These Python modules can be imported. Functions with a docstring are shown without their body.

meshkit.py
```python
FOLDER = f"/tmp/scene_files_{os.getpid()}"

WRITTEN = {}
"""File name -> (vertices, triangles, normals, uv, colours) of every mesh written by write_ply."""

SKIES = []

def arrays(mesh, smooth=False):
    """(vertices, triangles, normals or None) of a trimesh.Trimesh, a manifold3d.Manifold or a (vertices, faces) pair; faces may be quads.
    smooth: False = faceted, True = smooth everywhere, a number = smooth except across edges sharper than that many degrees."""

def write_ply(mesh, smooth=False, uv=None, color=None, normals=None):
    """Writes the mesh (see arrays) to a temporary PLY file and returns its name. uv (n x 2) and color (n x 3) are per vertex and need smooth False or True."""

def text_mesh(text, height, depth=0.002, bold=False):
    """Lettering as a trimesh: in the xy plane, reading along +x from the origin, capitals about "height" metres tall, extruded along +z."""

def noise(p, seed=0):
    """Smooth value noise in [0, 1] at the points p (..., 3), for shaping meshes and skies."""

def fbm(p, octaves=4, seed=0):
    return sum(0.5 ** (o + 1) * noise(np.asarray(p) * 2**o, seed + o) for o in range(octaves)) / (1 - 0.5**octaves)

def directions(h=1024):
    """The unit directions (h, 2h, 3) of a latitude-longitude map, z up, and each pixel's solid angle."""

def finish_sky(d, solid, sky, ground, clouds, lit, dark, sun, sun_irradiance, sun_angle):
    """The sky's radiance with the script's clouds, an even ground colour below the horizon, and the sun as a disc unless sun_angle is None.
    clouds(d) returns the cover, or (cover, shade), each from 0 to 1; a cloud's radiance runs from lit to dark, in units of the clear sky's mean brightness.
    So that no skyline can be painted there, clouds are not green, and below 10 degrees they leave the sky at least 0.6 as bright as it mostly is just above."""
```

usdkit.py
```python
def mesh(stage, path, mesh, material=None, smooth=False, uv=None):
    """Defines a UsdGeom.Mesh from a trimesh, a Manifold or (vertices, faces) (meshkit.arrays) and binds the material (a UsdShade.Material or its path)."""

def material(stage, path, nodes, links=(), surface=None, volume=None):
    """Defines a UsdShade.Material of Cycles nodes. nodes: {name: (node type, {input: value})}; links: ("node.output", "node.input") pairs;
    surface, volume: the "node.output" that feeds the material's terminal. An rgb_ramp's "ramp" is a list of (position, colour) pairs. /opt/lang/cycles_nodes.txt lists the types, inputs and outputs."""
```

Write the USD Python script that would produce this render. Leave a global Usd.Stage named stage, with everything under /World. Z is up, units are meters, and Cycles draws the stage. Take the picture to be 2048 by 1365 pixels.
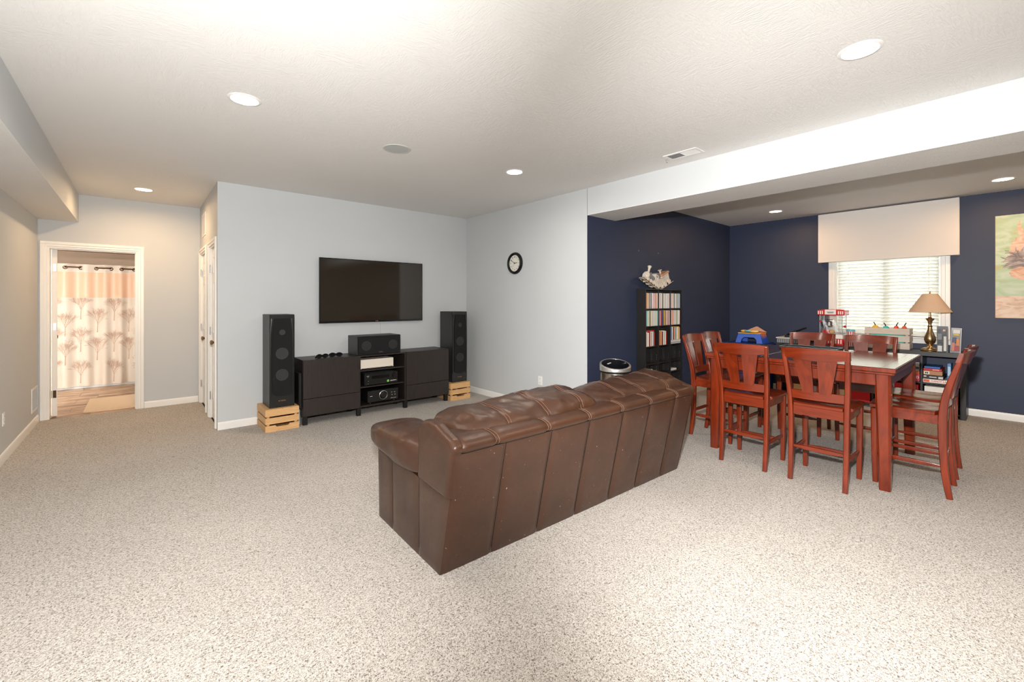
import math, random
import numpy as np, trimesh, shapely
from shapely.geometry import Polygon, Point, box as sbox
from shapely.ops import unary_union
import usdkit, meshkit
from pxr import Usd, UsdGeom, UsdLux, UsdShade, Sdf, Gf

stage = Usd.Stage.CreateInMemory()
UsdGeom.SetStageUpAxis(stage, 'Z'); UsdGeom.SetStageMetersPerUnit(stage, 1.0)
W = UsdGeom.Xform.Define(stage, '/World')
PI = math.pi

# ---------------------------------------------------------------- camera, sky, flash, exposure
CAM_H = 1.40
YAW = math.radians(49.24)                      # world +x lies this far right of the optical axis
cam = UsdGeom.Camera.Define(stage, '/World/camera')
cam.CreateHorizontalApertureAttr(36.0); cam.CreateVerticalApertureAttr(36.0 * 1365 / 2048)
cam.CreateFocalLengthAttr(36.0 * 863.84 / 2048)
cam.CreateVerticalApertureOffsetAttr(-36.0 * 77.9 / 2048)
cam.CreateClippingRangeAttr((0.05, 200.0))
cam.AddTranslateOp().Set((0, 0, CAM_H))
cam.AddRotateXYZOp().Set((90, 0, math.degrees(YAW) - 90))
cam.CreateExposureAttr(0.17)

dome = UsdLux.DomeLight.Define(stage, '/World/sky_light')
dome.CreateIntensityAttr(2.3); dome.CreateColorAttr((0.96, 0.99, 1.0))

# the photographer's flash heads, stacked just above the lens, one turned to each half of the room, and one up at the ceiling
FLASH_AT = (-0.02, 0.06, 1.70)
for nm, az, el, ex_, cone in (('flash_light', 14, -11, 14.0, 45), ('flash_light_001', 88, -6, 13.05, 59), ('flash_light_002', 44, 66, 11.45, 78)):
    fl_ = UsdLux.SphereLight.Define(stage, '/World/' + nm)
    fl_.CreateRadiusAttr(0.04); fl_.CreateIntensityAttr(1.0); fl_.CreateExposureAttr(ex_); fl_.CreateColorAttr((1.0, 0.985, 0.96))
    sh_ = UsdLux.ShapingAPI.Apply(fl_.GetPrim()); sh_.CreateShapingConeAngleAttr(cone); sh_.CreateShapingConeSoftnessAttr(1.0)
    fl_.AddTranslateOp().Set(FLASH_AT); fl_.AddRotateXYZOp().Set((90 + el, 0, az - 90))
CAN_POWER, NAVY_POWER, BATH_POWER, HALL_POWER = 170.0, 210.0, 13.0, 330.0
# ---------------------------------------------------------------- room measures (metres)
Yt, X0, Xc, Yh, Xl, Xs, Zs = 5.67, 0.6436, 3.9325, 7.485, -0.908, -0.567, 2.380
Yn, Xw, Zb, Xb, Zc = 3.227, 7.787, 2.4074, 4.471, 2.7215
Y_BACK = -3.2
rng = random.Random(7)

def lin(r, g=None, b=None):
    if isinstance(r, str):
        r = r.lstrip('#'); r, g, b = (int(r[i:i + 2], 16) for i in (0, 2, 4))
    f = lambda c: c / 12.92 if c <= 0.04045 else ((c + 0.055) / 1.055) ** 2.4
    return (f(r / 255), f(g / 255), f(b / 255))

# ---------------------------------------------------------------- naming and tagging
_used = {}
def numbered(parent, name):
    key = (parent, name); n = _used.get(key, 0); _used[key] = n + 1
    return name if n == 0 else f'{name}_{n:03d}'
def tag(p, label=None, cat=None, group=None, kind=None):
    p = p.GetPrim() if hasattr(p, 'GetPrim') else p
    for k, v in (('label', label), ('category', cat), ('group', group), ('kind', kind)):
        if v: p.SetCustomDataByKey(k, v)
    return p
def path_of(parent):
    return '/World' if parent is None else str(parent.GetPath())
def thing(name, label, cat, loc=(0, 0, 0), rotz=0.0, group=None):
    pth = '/World/' + numbered('/World', name)
    x = UsdGeom.Xform.Define(stage, pth)
    x.AddTranslateOp().Set(Gf.Vec3d(*map(float, loc)))
    if rotz: x.AddRotateZOp().Set(float(rotz))
    return tag(x.GetPrim(), label, cat, group)
def cat_mesh(m):
    if isinstance(m, (list,)):
        return trimesh.util.concatenate([trimesh.Trimesh(a.vertices, a.faces, process=False) for a in m])
    return m
def obj(name, m, mat, parent=None, smooth=30, label=None, kind=None):
    pth = path_of(parent) + '/' + numbered(path_of(parent), name)
    u = usdkit.mesh(stage, pth, cat_mesh(m), mat, smooth)
    return tag(u.GetPrim(), label, None, None, kind)
def single(name, m, mat, label, cat, group=None, smooth=30):
    """a thing that is one mesh, with its origin at its base"""
    m = cat_mesh(m); lo, hi = m.bounds
    base = np.array([(lo[0] + hi[0]) / 2, (lo[1] + hi[1]) / 2, lo[2]])
    m = trimesh.Trimesh(m.vertices - base, m.faces, process=False)
    p = obj(name, m, mat, None, smooth)
    UsdGeom.Xformable(p).AddTranslateOp().Set(Gf.Vec3d(*map(float, base)))
    return tag(p, label, cat, group)
def struct(name, m, mat, parent=None, smooth=30):
    return obj(name, m, mat, parent, smooth, kind=None if parent is not None else 'structure')
def dup(src, label, loc, rotz=0.0, group=None):
    d = src.GetCustomData()
    pth = '/World/' + numbered('/World', src.GetName())
    x = UsdGeom.Xform.Define(stage, pth); p = x.GetPrim()
    p.GetReferences().AddInternalReference(src.GetPath()); p.SetInstanceable(True)
    x.ClearXformOpOrder()
    for a in ('xformOp:translate', 'xformOp:rotateZ'): p.RemoveProperty(a)
    x.AddTranslateOp().Set(Gf.Vec3d(*map(float, loc))); x.AddRotateZOp().Set(float(rotz))
    return tag(p, label, d['category'], group or d.get('group'))

# ---------------------------------------------------------------- mesh helpers
def _boxfaces():
    p, idx = [], {}
    for sx in (-1, 1):
        for sy in (-1, 1):
            for sz in (-1, 1):
                for a in range(3):
                    v = [sx, sy, sz]; v = [v[k] * (1.0 if k == a else 0.8) for k in range(3)]
                    p.append(v)
    h = trimesh.Trimesh(p, process=False).convex_hull
    V = np.array(p); order = [int(np.argmin(((V - v) ** 2).sum(1))) for v in h.vertices]
    return np.array(p), np.array(order)[h.faces]
_BV, _BF = _boxfaces()
_BS = np.sign(_BV); _BM = np.abs(_BV) > 0.9
def cb(x0, x1, y0, y1, z0, z1, c=0.003):
    """box with chamfered edges"""
    h = np.array([x1 - x0, y1 - y0, z1 - z0]) / 2; m = np.array([x0 + x1, y0 + y1, z0 + z1]) / 2
    c = min(c, 0.45 * h.min())
    v = np.where(_BM, _BS * h, _BS * (h - c))
    return trimesh.Trimesh(v + m, _BF, process=False)
def bx(x0, x1, y0, y1, z0, z1):
    b = trimesh.creation.box((x1 - x0, y1 - y0, z1 - z0)); b.apply_translation(((x0 + x1) / 2, (y0 + y1) / 2, (z0 + z1) / 2)); return b
def rot(m, ang, axis, at=(0, 0, 0)):
    m = m.copy(); m.apply_transform(trimesh.transformations.rotation_matrix(math.radians(ang), axis, at)); return m
def move(m, v):
    m = m.copy(); m.apply_translation(v); return m
def ex(poly, h, z0=0.0):
    if not isinstance(poly, shapely.Geometry): poly = Polygon(poly)
    gs = getattr(poly, 'geoms', [poly])
    m = trimesh.util.concatenate([trimesh.creation.extrude_polygon(g, h, engine='earcut') for g in gs]); m.apply_translation((0, 0, z0)); return m
def to_xz(m, y0=0.0):
    """polygon drawn in (x, z), extruded along +y from y0"""
    v = m.vertices; n = np.stack([v[:, 0], y0 + v[:, 2], v[:, 1]], 1); return trimesh.Trimesh(n, m.faces[:, ::-1], process=False)
def to_yz(m, x0=0.0):
    """polygon drawn in (y, z), extruded along +x from x0"""
    v = m.vertices; n = np.stack([x0 + v[:, 2], v[:, 0], v[:, 1]], 1); return trimesh.Trimesh(n, m.faces, process=False)
def exy(poly, y0, y1): return to_xz(ex(poly, y1 - y0), y0)
def exx(poly, x0, x1): return to_yz(ex(poly, x1 - x0), x0)
def lathe(prof, n=32, loc=(0, 0, 0), sx=1.0, sy=1.0, close=True):
    """surface of revolution about z of an (r, z) profile from bottom to top"""
    prof = [(max(r, 1e-5), z) for r, z in prof]
    if close:
        if prof[0][0] > 1e-4: prof = [(1e-5, prof[0][1])] + prof
        if prof[-1][0] > 1e-4: prof = prof + [(1e-5, prof[-1][1])]
    a = np.arange(n) * 2 * PI / n; k = len(prof)
    v = np.array([[r * math.cos(t) * sx, r * math.sin(t) * sy, z] for r, z in prof for t in a])
    f = []
    for i in range(k - 1):
        for j in range(n):
            q = (j + 1) % n
            f += [[i * n + j, i * n + q, (i + 1) * n + q], [i * n + j, (i + 1) * n + q, (i + 1) * n + j]]
    m = trimesh.Trimesh(v, f, process=False); m.apply_translation(loc); return m
def tube(pts, r, n=10, closed=False):
    pts = np.array(pts, float); k = len(pts); r = np.broadcast_to(np.array(r, float), (k,))
    t = np.gradient(pts, axis=0) if not closed else (np.roll(pts, -1, 0) - np.roll(pts, 1, 0))
    t /= np.linalg.norm(t, axis=1, keepdims=True) + 1e-12
    u = np.cross(t[0], [0, 0, 1.0]);
    if np.linalg.norm(u) < 0.1: u = np.cross(t[0], [0, 1.0, 0])
    v, f = [], []
    for i in range(k):
        u = u - t[i] * np.dot(u, t[i]); u /= np.linalg.norm(u); w = np.cross(t[i], u)
        for j in range(n):
            a = 2 * PI * j / n; v.append(pts[i] + r[i] * (math.cos(a) * u + math.sin(a) * w))
    for i in range(k if closed else k - 1):
        i2 = (i + 1) % k
        for j in range(n):
            q = (j + 1) % n
            f += [[i * n + j, i * n + q, i2 * n + q], [i * n + j, i2 * n + q, i2 * n + j]]
    if not closed:
        v += [pts[0], pts[-1]]; a0, a1 = k * n, k * n + 1
        for j in range(n):
            q = (j + 1) % n; f += [[a0, q, j], [a1, (k - 1) * n + j, (k - 1) * n + q]]
    return trimesh.Trimesh(v, f, process=False)
def cyl(p, q, r, n=16): return tube([p, q], r, n)
def sweep_rect(pts, w, h, side):
    """rectangular bar along pts; side = unit vector of its width w, h across"""
    pts = np.array(pts, float); t = np.gradient(pts, axis=0); t /= np.linalg.norm(t, axis=1, keepdims=True)
    s = np.array(side, float); w = np.broadcast_to(np.array(w, float), (len(pts),)); h = np.broadcast_to(np.array(h, float), (len(pts),))
    V, F = [], []
    for i, p in enumerate(pts):
        n = np.cross(t[i], s); n /= np.linalg.norm(n); c = 0.16 * min(w[i], h[i])
        a, b = w[i] / 2, h[i] / 2
        for (x, y) in ((-a + c, -b), (a - c, -b), (a, -b + c), (a, b - c), (a - c, b), (-a + c, b), (-a, b - c), (-a, -b + c)):
            V.append(p + s * x + n * y)
    k = len(pts)
    for i in range(k - 1):
        for j in range(8):
            q = (j + 1) % 8; F += [[i * 8 + j, i * 8 + q, i * 8 + 8 + q], [i * 8 + j, i * 8 + 8 + q, i * 8 + 8 + j]]
    for j in range(1, 7): F += [[0, j + 1, j], [(k - 1) * 8, (k - 1) * 8 + j, (k - 1) * 8 + j + 1]]
    m = trimesh.Trimesh(V, F, process=False); trimesh.repair.fix_normals(m); return m
def grid_surface(P):
    """P: array (a, b, 3) -> triangles"""
    a, b = P.shape[:2]; idx = np.arange(a * b).reshape(a, b)
    q = np.stack([idx[:-1, :-1], idx[1:, :-1], idx[1:, 1:], idx[:-1, 1:]], -1).reshape(-1, 4)
    return trimesh.Trimesh(P.reshape(-1, 3), np.vstack([q[:, [0, 1, 2]], q[:, [0, 2, 3]]]), process=False)
def soft(sx, sy, sz, n=18, p=5.0):
    """rounded cushion-like box (superellipsoid), half sizes sx, sy, sz"""
    m = trimesh.creation.box((2, 2, 2)); v, f = [], []
    g = np.linspace(-1, 1, n); g = np.sign(g) * np.abs(g) ** 0.8
    A, B = np.meshgrid(g, g, indexing='ij'); ms = []
    for ax in range(3):
        for s in (-1, 1):
            P = np.empty((n, n, 3)); P[..., ax] = s; P[..., (ax + 1) % 3] = A * 1.0; P[..., (ax + 2) % 3] = B * 1.0
            ms.append(grid_surface(P if s > 0 else P.transpose(1, 0, 2)))
    m = trimesh.util.concatenate(ms); v = m.vertices
    v = v / ((np.abs(v) ** p).sum(1, keepdims=True) ** (1 / p))
    m = trimesh.Trimesh(v, m.faces, process=False); m.merge_vertices()
    m = trimesh.Trimesh(m.vertices * [sx, sy, sz], m.faces, process=False); return m
def warp(m, fn): return trimesh.Trimesh(fn(np.array(m.vertices)), m.faces, process=False)
def text(s, h, depth=0.0008, bold=True, width=None):
    """lettering standing in the xz plane, centred, facing -y"""
    t = meshkit.text_mesh(s, h, depth, bold); v = np.array(t.vertices); lo, hi = v.min(0), v.max(0)
    v[:, 0] -= (lo[0] + hi[0]) / 2; v[:, 1] -= (lo[1] + hi[1]) / 2
    if width: v[:, 0] *= width / (hi[0] - lo[0])
    return trimesh.Trimesh(np.stack([v[:, 0], -v[:, 2], v[:, 1]], 1), t.faces, process=False)

# ---------------------------------------------------------------- materials
LOOKS = '/World/Looks'
UsdGeom.Scope.Define(stage, LOOKS)
_m = {}
def plain(name, col, rough=0.5, metal=0.0, spec=0.5, coat=0.0, emit=None, strength=0.0, trans=0.0, sheen=0.0):
    if name in _m: return _m[name]
    d = dict(base_color=col, roughness=rough, metallic=metal, specular_ior_level=spec, coat_weight=coat, transmission_weight=trans, sheen_weight=sheen)
    if emit: d.update(emission_color=emit, emission_strength=strength)
    _m[name] = usdkit.material(stage, f'{LOOKS}/{name}', {'p': ('principled_bsdf', d)}, [], 'p.BSDF'); return _m[name]
def painted(name, col, rough=0.55, scale=260.0, bump=0.15, dist=0.001, var=0.03):
    """paint with a fine roller texture"""
    c2 = tuple(c * (1 - var) for c in col)
    return usdkit.material(stage, f'{LOOKS}/{name}', {
        'g': ('geometry', {}), 'n': ('noise_texture', {'scale': scale, 'detail': 3.0}), 'n2': ('noise_texture', {'scale': 1.3, 'detail': 3.0}),
        'r': ('rgb_ramp', {'ramp': [(0.3, col), (0.7, c2)]}), 'b': ('bump', {'strength': bump, 'distance': dist}),
        'p': ('principled_bsdf', {'roughness': rough, 'specular_ior_level': 0.35})},
        [('g.position', 'n.vector'), ('g.position', 'n2.vector'), ('n2.fac', 'r.fac'), ('r.color', 'p.base_color'), ('n.fac', 'b.height'), ('b.normal', 'p.normal')], 'p.BSDF')
def wood(name, c1, c2, rough=0.3, coat=0.0, scale=(60, 60, 4), dist=2.0, bump=0.06, world=False):
    return usdkit.material(stage, f'{LOOKS}/{name}', {
        't': ('texture_coordinate', {}), 'o': ('object_info', {}), 'mp': ('mapping', {'scale': scale}),
        'n': ('noise_texture', {'scale': 1.0, 'detail': 5.0, 'roughness': 0.6, 'distortion': dist}),
        'r': ('rgb_ramp', {'ramp': [(0.25, c2), (0.5, tuple((a + b) / 2 for a, b in zip(c1, c2))), (0.75, c1)]}),
        'b': ('bump', {'strength': bump, 'distance': 0.001}),
        'p': ('principled_bsdf', {'roughness': rough, 'coat_weight': coat, 'coat_roughness': 0.12})},
        [('t.object', 'mp.vector'), ('mp.vector', 'n.vector'), ('n.fac', 'r.fac'), ('r.color', 'p.base_color'), ('n.fac', 'b.height'), ('b.normal', 'p.normal')], 'p.BSDF')

WALL = lin(200, 203, 205)
M_wall = painted('pale_blue_grey_paint', WALL)
M_navy = painted('navy_paint', lin(48, 56, 79), rough=0.5, scale=320, bump=0.2)
M_trim = plain('white_trim_paint', lin(240, 238, 234), 0.35)
M_ceil = usdkit.material(stage, f'{LOOKS}/textured_ceiling_paint', {
    'g': ('geometry', {}), 'w': ('noise_texture', {'scale': 3.0, 'detail': 2.0}), 'mp': ('mapping', {'scale': (14.0, 60.0, 14.0)}),
    'n': ('noise_texture', {'scale': 1.0, 'detail': 4.0, 'roughness': 0.65, 'distortion': 1.6}), 'mp2': ('mapping', {'scale': (60.0, 14.0, 14.0), 'rotation': (0, 0, 0.5)}),
    'n2': ('noise_texture', {'scale': 1.0, 'detail': 4.0, 'roughness': 0.65, 'distortion': 1.6}), 'mx': ('mix_color', {}), 'wr': ('rgb_ramp', {'ramp': [(0.42, (0, 0, 0)), (0.58, (1, 1, 1))]}),
    'b': ('bump', {'strength': 0.6, 'distance': 0.006}), 'p': ('principled_bsdf', {'base_color': lin(229, 227, 224), 'roughness': 0.7, 'specular_ior_level': 0.25})},
    [('g.position', 'w.vector'), ('g.position', 'mp.vector'), ('mp.vector', 'n.vector'), ('g.position', 'mp2.vector'), ('mp2.vector', 'n2.vector'), ('w.fac', 'wr.fac'),
     ('wr.color', 'mx.fac'), ('n.color', 'mx.a'), ('n2.color', 'mx.b'), ('mx.result', 'b.height'), ('b.normal', 'p.normal')], 'p.BSDF')
M_carpet = usdkit.material(stage, f'{LOOKS}/frieze_carpet', {
    'g': ('geometry', {}), 'w': ('noise_texture', {'scale': 60.0, 'detail': 2.0}), 'wm': ('mix_vector', {'fac': 0.02}), 'v': ('voronoi_texture', {'scale': 310.0, 'randomness': 1.0}), 'sc': ('separate_color', {}),
    'n': ('noise_texture', {'scale': 92.0, 'detail': 4.0, 'roughness': 0.85}), 'ad': ('math', {'math_type': 'multiply_add', 'value2': 0.5}), 'big': ('noise_texture', {'scale': 0.9, 'detail': 3.0}),
    'r': ('rgb_ramp', {'ramp': [(0.36, lin(62, 56, 51)), (0.52, lin(124, 115, 107)), (0.64, lin(178, 170, 161)), (0.8, lin(203, 197, 190)), (1.0, lin(220, 215, 208))]}),
    'r2': ('rgb_ramp', {'ramp': [(0.3, (0.9, 0.9, 0.9)), (0.7, (1.0, 1.0, 1.0))]}), 'mul': ('mix_color', {'blend_type': 'multiply', 'fac': 1.0}),
    'b': ('bump', {'strength': 0.45, 'distance': 0.006}), 'p': ('principled_bsdf', {'roughness': 0.95, 'specular_ior_level': 0.1})},
    [('g.position', 'w.vector'), ('g.position', 'wm.a'), ('w.color', 'wm.b'), ('wm.result', 'v.vector'), ('g.position', 'n.vector'), ('g.position', 'big.vector'), ('v.color', 'sc.color'), ('sc.r', 'ad.value1'), ('n.fac', 'ad.value3'),
     ('ad.value', 'r.fac'), ('big.fac', 'r2.fac'), ('r.color', 'mul.a'), ('r2.color', 'mul.b'), ('mul.result', 'p.base_color'), ('ad.value', 'b.height'), ('b.normal', 'p.normal')], 'p.BSDF')
M_lamp = plain('warm_lamp_glow', (1, 1, 1), 0.5, emit=(1.0, 0.90, 0.78), strength=CAN_POWER)
M_lamp_navy = plain('warmer_lamp_glow', (1, 1, 1), 0.5, emit=(1.0, 0.60, 0.29), strength=NAVY_POWER)
M_lamp_hall = plain('hall_lamp_glow', (1, 1, 1), 0.5, emit=(1.0, 0.66, 0.36), strength=HALL_POWER)
M_white_pl = plain('white_plastic', lin(232, 230, 226), 0.4)
M_grey_pl = plain('pale_grey_plastic', lin(196, 196, 192), 0.5)
M_black = plain('black_plastic', lin(18, 18, 18), 0.4)
M_gloss = plain('gloss_black', lin(10, 10, 10), 0.08)
M_dark = plain('dark_void', lin(26, 24, 22), 0.8)
M_chrome = plain('brushed_steel', lin(190, 188, 184), 0.28, 1.0)
M_brass = plain('antique_brass', lin(196, 166, 122), 0.3, 1.0)
M_knob = plain('satin_nickel_knob', lin(168, 146, 124), 0.28, 1.0)
M_bronze = plain('dark_bronze', lin(96, 74, 56), 0.3, 1.0)
M_cherry = wood('cherry_wood', lin(132, 47, 18), lin(76, 23, 8), 0.24, 0.35, (13, 13, 2.0), 1.0)
M_cherry2 = wood('cherry_wood_crosswise', lin(132, 47, 18), lin(76, 23, 8), 0.24, 0.35, (2.0, 13, 13), 1.0)
M_table = wood('dark_cherry_top', lin(88, 40, 32), lin(58, 24, 19), 0.16, 0.8, (22, 2.5, 22), 1.5)
M_besta = wood('black_brown_veneer', lin(50, 42, 38), lin(34, 28, 26), 0.42, 0.0, (90, 90, 5), 1.0)
M_blackwood = wood('black_shelf_foil', lin(38, 35, 33), lin(24, 22, 21), 0.4, 0.0, (70, 70, 5), 1.0)
M_pine = wood('pine_board', lin(228, 186, 132), lin(198, 148, 94), 0.55, 0.0, (5, 60, 60), 2.5)
M_ash = wood('black_ash_vinyl', lin(58, 57, 55), lin(30, 30, 29), 0.45, 0.0, (200, 200, 10), 1.0)
M_washed = wood('whitewashed_board', lin(222, 210, 196), lin(198, 182, 166), 0.6, 0.0, (60, 5, 60), 2.0)
M_cloth = usdkit.material(stage, f'{LOOKS}/speaker_cloth', {'g': ('geometry', {}), 'n': ('noise_texture', {'scale': 900.0, 'detail': 1.0}), 'r': ('rgb_ramp', {'ramp': [(0.35, lin(16, 16, 17)), (0.65, lin(40, 40, 41))]}),
    'p': ('principled_bsdf', {'roughness': 0.9, 'specular_ior_level': 0.2})}, [('g.position', 'n.vector'), ('n.fac', 'r.fac'), ('r.color', 'p.base_color')], 'p.BSDF')
def leather_mat(name, c1, c2, flecks):
    nodes = {'t': ('texture_coordinate', {}), 'n': ('noise_texture', {'scale': 4.0, 'detail': 5.0, 'roughness': 0.6}), 'v': ('voronoi_texture', {'scale': 420.0}) ,
        'n3': ('noise_texture', {'scale': 38.0, 'detail': 4.0}), 'r': ('rgb_ramp', {'ramp': [(0.3, c1), (0.7, c2)]}),
        'rr': ('rgb_ramp', {'ramp': [(0.3, (0.26,) * 3), (0.7, (0.42,) * 3)]}), 'b': ('bump', {'strength': 0.18, 'distance': 0.0015}), 'b2': ('bump', {'strength': 0.12, 'distance': 0.004}),
        'fl': ('noise_texture', {'scale': 75.0, 'detail': 2.0, 'roughness': 0.4}), 'flr': ('rgb_ramp', {'ramp': [(0.745, (0, 0, 0)), (0.77, (1, 1, 1))]}),
        'mx': ('mix_color', {'b': lin(176, 146, 124)}), 'p': ('principled_bsdf', {'specular_ior_level': 0.5})}
    links = [('t.object', 'n.vector'), ('t.object', 'v.vector'), ('t.object', 'n3.vector'), ('t.object', 'fl.vector'), ('n.fac', 'r.fac'), ('n.fac', 'rr.fac'), ('v.distance', 'b.height'), ('n3.fac', 'b2.height'),
        ('b.normal', 'b2.normal'), ('b2.normal', 'p.normal'), ('rr.color', 'p.roughness')]
    if flecks: links += [('r.color', 'mx.a'), ('fl.fac', 'flr.fac'), ('flr.color', 'mx.fac'), ('mx.result', 'p.base_color')]
    else: links += [('r.color', 'p.base_color')]
    return usdkit.material(stage, f'{LOOKS}/{name}', nodes, links, 'p.BSDF')
M_leather = leather_mat('brown_leather', lin(70, 43, 28), lin(55, 34, 22), False)
M_leather_worn = leather_mat('worn_brown_leather', lin(71, 44, 29), lin(60, 37, 25), True)
M_thread = plain('pale_seam_thread', lin(118, 86, 70), 0.6)
# ================================================================= THE SETTING
T = 0.12
# ---- floor
floor_poly = Polygon([(Xl, Y_BACK), (Xw, Y_BACK), (Xw, Yn), (Xc, Yn), (Xc, Yt), (X0, Yt), (X0, Yh), (Xl, Yh)]).buffer(0.01, join_style=2)
struct('floor', ex(floor_poly, 0.08, -0.08), M_carpet)
# ---- ceiling with holes for the recessed lights
CANS = [(0.518, 3.269), (2.86, 0.524), (2.88, 3.301), (0.034, 6.651), (7.010, 2.258), (7.024, 0.071)]
CANS_BEHIND = [(0.55, 0.50), (0.55, -1.9), (2.86, -1.9), (7.02, -2.0)]
CR = 0.078
cp = Polygon([(Xl - T, Y_BACK - T), (Xw + T, Y_BACK - T), (Xw + T, Yn + T), (Xc + T, Yn + T), (Xc + T, Yt + T), (X0 + T, Yt + T), (X0 + T, Yh + T), (Xl - T, Yh + T)])
for (x, y) in CANS + CANS_BEHIND: cp = cp.difference(Point(x, y).buffer(CR, 24))
struct('ceiling', ex(cp, 0.1, Zc), M_ceil)
# ---- walls
struct('wall_left', bx(Xl - T, Xl, Y_BACK - T, Yh + T, 0, Zc), M_wall)
DX0, DX1, DZ = -0.831, -0.018, 2.065                        # bathroom doorway
hp = sbox(Xl, 0, X0 + T, Zc).difference(sbox(DX0, -1, DX1, DZ))
struct('wall_hall_end', exy(hp, Yh, Yh + T), M_wall)
LD = [(5.80, 6.36), (6.71, 7.38)]                            # two doorways of the hall's right wall
wp = sbox(Yt + T, 0, Yh, Zc)
for a, b in LD: wp = wp.difference(sbox(a, -1, b, 2.065))
struct('wall_hall_right', exx(wp, X0, X0 + T), M_wall)
struct('wall_back', bx(X0, Xc + T, Yt, Yt + T, 0, Zc), M_wall)
struct('wall_closet', [bx(X0 + T + 0.005, X0 + T + 0.05, Yt + T, Yh, -0.08, Zc), bx(X0, X0 + T + 0.05, Yt + T, Yh, -0.1, -0.001)], M_dark)
struct('wall_clock', bx(Xc, Xc + T, Yn, Yt, 0, Zc), M_wall)
struct('wall_navy', [bx(Xc + 0.001, Xw, Yn - 0.004, Yn, 0, Zc), bx(Xc + T, Xw, Yn, Yn + T, 0, Zc)], M_navy)
WY0, WY1, WZ0, WZ1 = 0.60, 1.715, 0.94, 2.42                  # window opening
wq = sbox(Y_BACK - T, 0, Yn + T, Zc).difference(sbox(WY0, WZ0, WY1, WZ1))
struct('wall_window', exx(wq, Xw, Xw + 0.16), M_navy)
struct('wall_behind', [bx(Xl, Xw, Y_BACK - T, Y_BACK, 0, Zc)], M_wall)
# ---- dropped beam and dropped soffit (a painted face, a textured underside)
b_ = struct('ceiling_beam', bx(Xc, Xb, Y_BACK, Yn - 0.004, Zb + 0.004, Zc), M_wall)
obj('underside', bx(Xc, Xb, Y_BACK, Yn - 0.004, Zb, Zb + 0.004), M_ceil, b_)
s_ = struct('ceiling_soffit', bx(Xl, Xs, Y_BACK, Yh, Zs + 0.004, Zc), M_wall)
obj('underside', bx(Xl, Xs, Y_BACK, Yh, Zs, Zs + 0.004), M_ceil, s_)
# ---- baseboards
def baseboard(side, runs):
    ms = []
    for (p, q, nx, ny) in runs:
        prof = Polygon([(0, 0), (0.014, 0), (0.014, 0.068), (0.009, 0.080), (0.004, 0.084), (0, 0.084)])
        p, q = np.array(p), np.array(q); L = np.linalg.norm(q - p); d = (q - p) / L
        m = ex(prof, L); v = m.vertices
        w = np.array([p[0], p[1], 0]) + np.outer(v[:, 2], [d[0], d[1], 0]) + np.outer(v[:, 0], [nx, ny, 0]) + np.outer(v[:, 1], [0, 0, 1.0])
        m = trimesh.Trimesh(w, m.faces, process=False); trimesh.repair.fix_normals(m); ms.append(m)
    struct('baseboard_' + side, ms, M_trim)
baseboard('left', [((Xl, Y_BACK), (Xl, Yh - 0.02), 1, 0)])
baseboard('hall_end', [((0.046, Yh), (X0 - 0.022, Yh), 0, -1)])
baseboard('back', [((X0, Yt), (Xc - 0.014, Yt), 0, -1)])
baseboard('clock', [((Xc, Yn), (Xc, Yt), -1, 0)])
baseboard('navy', [((Xc, Yn - 0.004), (Xw, Yn - 0.004), 0, -1)])
baseboard('window', [((Xw, Y_BACK), (Xw, Yn - 0.02), -1, 0)])
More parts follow.
